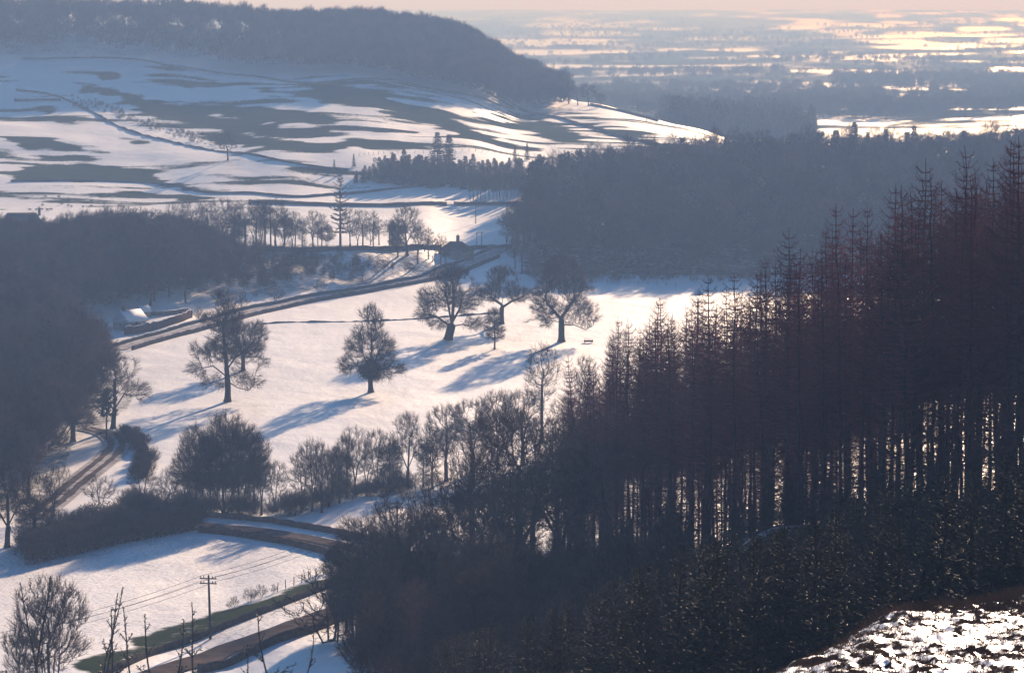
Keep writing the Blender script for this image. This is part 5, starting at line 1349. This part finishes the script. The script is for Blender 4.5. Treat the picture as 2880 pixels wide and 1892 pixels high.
# ------------------------------------------------------------------ poles and wires
def pole(loc, h, label, arms=2, rz=0.0, r=.15, group=None):
    root = link('telegraph_pole', None, None, loc); root.rotation_euler = (0, math.radians(-1.5), rz)
    m_ = MB(); zz = np.linspace(-.6, h, 6); pp = np.stack([zz * 0, zz * 0, zz], axis=1); rr = np.linspace(r * 1.15, r * .75, 6)
    m_.tubes(pp[:-1], pp[1:], rr[:-1], rr[1:], 9); m_.cones([(0, 0, h)], [(0, 0, h + .14)], r * .75, 9)
    m_.build('post', M_WOOD, root, True)
    for k in range(arms):
        a = MB(); z = h - .35 - k * .62; a.box((0, -.16, z), (1.15 - .0 * k, .06, .07)); ao = a.build('crossarm', M_WOOD, root)
        for x in (-1.0, -.6, .6, 1.0):
            i_ = MB(); i_.tubes([(x, -.16, z + .07), (x, -.16, z + .16)], [(x, -.16, z + .16), (x, -.16, z + .32)], [.025, .085], [.085, .06], 7)
            i_.build('insulator', M_CERAMIC, ao)
    return tag(root, label, 'telegraph pole', group)
pA = ground(592, 1796); hA = rowz(1618, pA[1]) - pA[2]
pole(pA, hA, 'telegraph pole with two crossarms standing by the lower road', 2, math.radians(-20), .16)
pB = at(1120, 565); pole(pB, 8.2, 'telegraph pole among the trees of the foreground wood', 2, math.radians(-20), .16)
pC = at(-330, 395); pole(pC, 8.2, 'telegraph pole beyond the lower left corner', 2, math.radians(-20), .16)
def wire(a, b, sag, r, label):
    t = np.linspace(0, 1, 40)[:, None]
    p = a + (b - a) * t; p[:, 2] -= sag * 4 * (t * (1 - t))[:, 0]
    m_ = MB(); m_.tubes(p[:-1], p[1:], r, r, 4)
    return tag(m_.build('overhead_wire', M_METAL), label, 'wire', 'overhead wires of the roadside poles')
for k, (off_, dz) in enumerate([((-1.0), -.1), ((1.0), -.1), ((-1.0), -.72), ((1.0), -.72)]):
    o_ = np.array([off_ * math.cos(math.radians(-20)), off_ * math.sin(math.radians(-20)), hA + dz + .1]); o2 = o_.copy(); o2[2] = 8.2 + dz + .1
    wire(pA + o_, pB + o2, 1.2, .022, 'thin overhead wire from the roadside pole to the foreground wood')
    wire(pA + o_, pC + o2, 1.2, .022, 'thin overhead wire from the roadside pole down to the lower left')
for bx, by, top, lab in [(1338, 629, 560, 'tall single pole in the upper field below the small pine block'), (1341, 702, 654, 'left one of two poles behind the wall by the gate lodge'), (1355, 700, 654, 'right one of two poles behind the wall by the gate lodge')]:
    p = ground(bx, by); pole(p, rowz(top, p[1]) - p[2], lab, 1, math.radians(70), .14)

# ------------------------------------------------------------------ fences
def fence(pts, label, h=1.25, sp=3.0, r=.07, wires=3):
    p = resample(pts, sp)
    root = link('wire_fence', None, None, tuple(p[0]))
    pm = MB(); zz = np.array([(0, 0, -.4), (0, 0, h)]); pm.tubes(zz[:1], zz[1:], r, r * .9, 6); pm.cones([(0, 0, h)], [(0, 0, h + .05)], r * .9, 6)
    me = pm.mesh('post', M_WOOD)
    for c in p:
        o = link('post', me, root); o.location = Vector((c[0], c[1], float(gz(c[0], c[1])))) - root.location; o.rotation_euler = (RNG.normal() * .04, RNG.normal() * .04, 0)
    q = p.copy(); q[:, 2] = gz(q[:, 0], q[:, 1])
    for k in range(wires):
        wm = MB(); z = np.array([0, 0, h * (.3 + .33 * k)]); wm.tubes(q[:-1] + z - p[0], q[1:] + z - p[0], .008, .008, 3); wm.build('wire', M_METAL, root)
    return tag(root, label, 'fence')
fence(path([(780, 1664), (840, 1642), (900, 1618), (950, 1600)]), 'row of wooden fence posts along the green verge below the triangular field')
fence(path([(1010, 440), (1100, 434), (1250, 430), (1400, 432), (1520, 440)]), 'post and wire fence along the back of the upper conifer plantation', sp=4.0, r=.1)
fence(path([(1560, 800), (1680, 795), (1800, 800), (1900, 806)]), 'post and wire fence on the shaded snow below the large wood', sp=3.5, r=.08)
fence(path([(330, 1440), (450, 1444), (560, 1446)]), 'low fence along the stream behind the russet hedge')

# ------------------------------------------------------------------ feed trough
p = ground(1655, 964)
root = link('feed_trough', None, None, p)
m_ = MB(); m_.box((0, 0, .28), (1.15, .32, .05)); m_.box((0, -.30, .45), (1.15, .04, .2)); m_.box((0, .30, .45), (1.15, .04, .2)); m_.box((-1.13, 0, .45), (.04, .30, .2)); m_.box((1.13, 0, .45), (.04, .30, .2)); m_.build('trough', M_WOOD, root)
for x in (-.95, .95):
    for y in (-.25, .25):
        l_ = MB(); l_.box((x, y, .1), (.05, .05, .16)); l_.build('leg', M_WOOD, root)
l_ = MB(); l_.box((-1.05, 0, .85), (.03, .03, .22)); l_.box((1.05, 0, .85), (.03, .03, .22)); l_.box((0, 0, 1.05), (1.1, .03, .03)); l_.build('rail', M_METAL, root)
tag(root, 'low dark feed trough on the snow right of the round-crowned tree', 'trough')

# ------------------------------------------------------------------ sheep
def sheep_mesh(graze):
    v = []; k = 10
    st = [(-.62, .60, .08, .10), (-.56, .62, .20, .24), (-.35, .62, .27, .30), (0, .60, .29, .31), (.32, .61, .26, .29), (.5, .66, .19, .22)]
    st += [(.62, .62, .12, .14), (.76, .45, .09, .11), (.88, .28, .08, .09), (.97, .16, .05, .06)] if graze else [(.62, .82, .12, .14), (.70, .98, .10, .11), (.84, .98, .09, .09), (.99, .92, .05, .055)]
    for x, z, a, b in st:
        for i in range(k):
            t = i * 2 * math.pi / k; v.append((x, a * math.cos(t), z + b * math.sin(t)))
    m_ = MB(); n_ = len(st); id_ = np.arange(n_ * k).reshape(n_, k)
    q = [[id_[i, j], id_[i, (j + 1) % k], id_[i + 1, (j + 1) % k], id_[i + 1, j]] for i in range(n_ - 1) for j in range(k)]
    m_.add(v, q)
    for x in (-.38, .34):
        for y in (-.15, .15): m_.tubes([(x, y, .45), (x, y, .22)], [(x, y, .22), (x, y, -.02)], [.085, .05], [.05, .04], 6)
    hx, hz_ = (.84, .34) if graze else (.76, 1.04)
    for y in (-1, 1): m_.cones([(hx, y * .07, hz_)], [(hx - .05, y * .2, hz_ + .02)], .04, 4)
    return m_.mesh('sheep', M_WOOL, True)
sm = [sheep_mesh(True), sheep_mesh(False)]
for i, (bx, by) in enumerate([(128, 556), (165, 557), (193, 563), (255, 555), (268, 553), (258, 568), (174, 577), (192, 582), (201, 584), (233, 585), (256, 583), (102, 593), (118, 592), (133, 593), (143, 592), (84, 593), (119, 580), (295, 553)]):
    o = link('sheep', sm[i % 2], None, ground(bx, by)); o.rotation_euler = (0, 0, RNG.choice([0, 3.14]) + RNG.normal() * .5)
    tag(o, 'sheep grazing on the snowy lower slope above the left wood', 'sheep', 'sheep on the lower slope')

# gate beside the far brow
p = ground(1832, 345); root = link('field_gate', None, None, p)
for x in (-2.6, 2.6):
    b_ = MB(); b_.box((x, 0, .9), (.14, .14, 1.2)); b_.build('post', M_WOOD, root)
for z in (.4, .8, 1.2, 1.6):
    b_ = MB(); b_.box((0, 0, z), (2.45, .05, .07)); b_.build('bar', M_WOOD, root)
tag(root, 'small field gate on the far snowy brow of the hill', 'gate')
p = ground(1266, 578); root = link('field_gate', None, None, p)
for x in (-1.5, 1.5):
    b_ = MB(); b_.box((x, 0, .7), (.1, .1, 1.0)); b_.build('post', M_WOOD, root)
for z in (.35, .65, .95, 1.25):
    b_ = MB(); b_.box((0, 0, z), (1.4, .03, .04)); b_.build('bar', M_METAL, root)
tag(root, 'field gate in the gap of the straight upper field wall', 'gate')

# ------------------------------------------------------------------ tussocks on the near knoll
m_ = MB(); P0 = []; D_ = []; L_ = []
for i in range(14000):
    u = RNG.uniform(1950, 3150); d = RNG.uniform(90, 150)
    if u < 2150 and d < 105 and RNG.random() < .5: continue
    w_ = float(fbm(u / 40., d / 3., 87, 2))
    if w_ < .44 and d < 122: continue
    p = at(u, d); k = 7
    P0.append(p + RNG.normal(size=(k, 3)) * [.06, .08, 0] - [0, 0, .03])
    dd = RNG.normal(size=(k, 3)) * [.55, .45, .1] + [-.25, 0, .9]
    D_.append(dd / np.linalg.norm(dd, axis=1, keepdims=True)); L_.append(RNG.uniform(.06, .24, k) * (2.2 if d > 124 else 1))
P0 = np.vstack(P0); D_ = np.vstack(D_); L_ = np.concatenate(L_)
S_ = np.cross(D_, RNG.normal(size=D_.shape)); S_ /= np.linalg.norm(S_, axis=1, keepdims=True)
m_.blades(P0, D_, L_, .007, S_)
tag(m_.build('dry_grass', M_DEADGRASS), 'dry reddish grass and bracken poking through the snow of the near knoll', 'grass', kind='stuff')

# ------------------------------------------------------------------ the hazy air
hm = bpy.data.materials.new('winter_haze'); hm.use_nodes = True
hn = hm.node_tree; hn.nodes.clear()
pv = hn.nodes.new('ShaderNodeVolumePrincipled'); ho = hn.nodes.new('ShaderNodeOutputMaterial')
pv.inputs['Color'].default_value = (.38, .60, 1.0, 1)
pv.inputs['Absorption Color'].default_value = (1, 1, 1, 1)
pv.inputs['Density'].default_value = 2.75e-4
pv.inputs['Anisotropy'].default_value = -.15
hn.links.new(pv.outputs['Volume'], ho.inputs['Volume'])
hb = MB(); hb.box((0, 11990, 48.5), (9500, 12010, 54.5))
hob = hb.build('haze', hm)
tag(hob, 'pale winter haze filling the valley air', 'haze', kind='stuff')
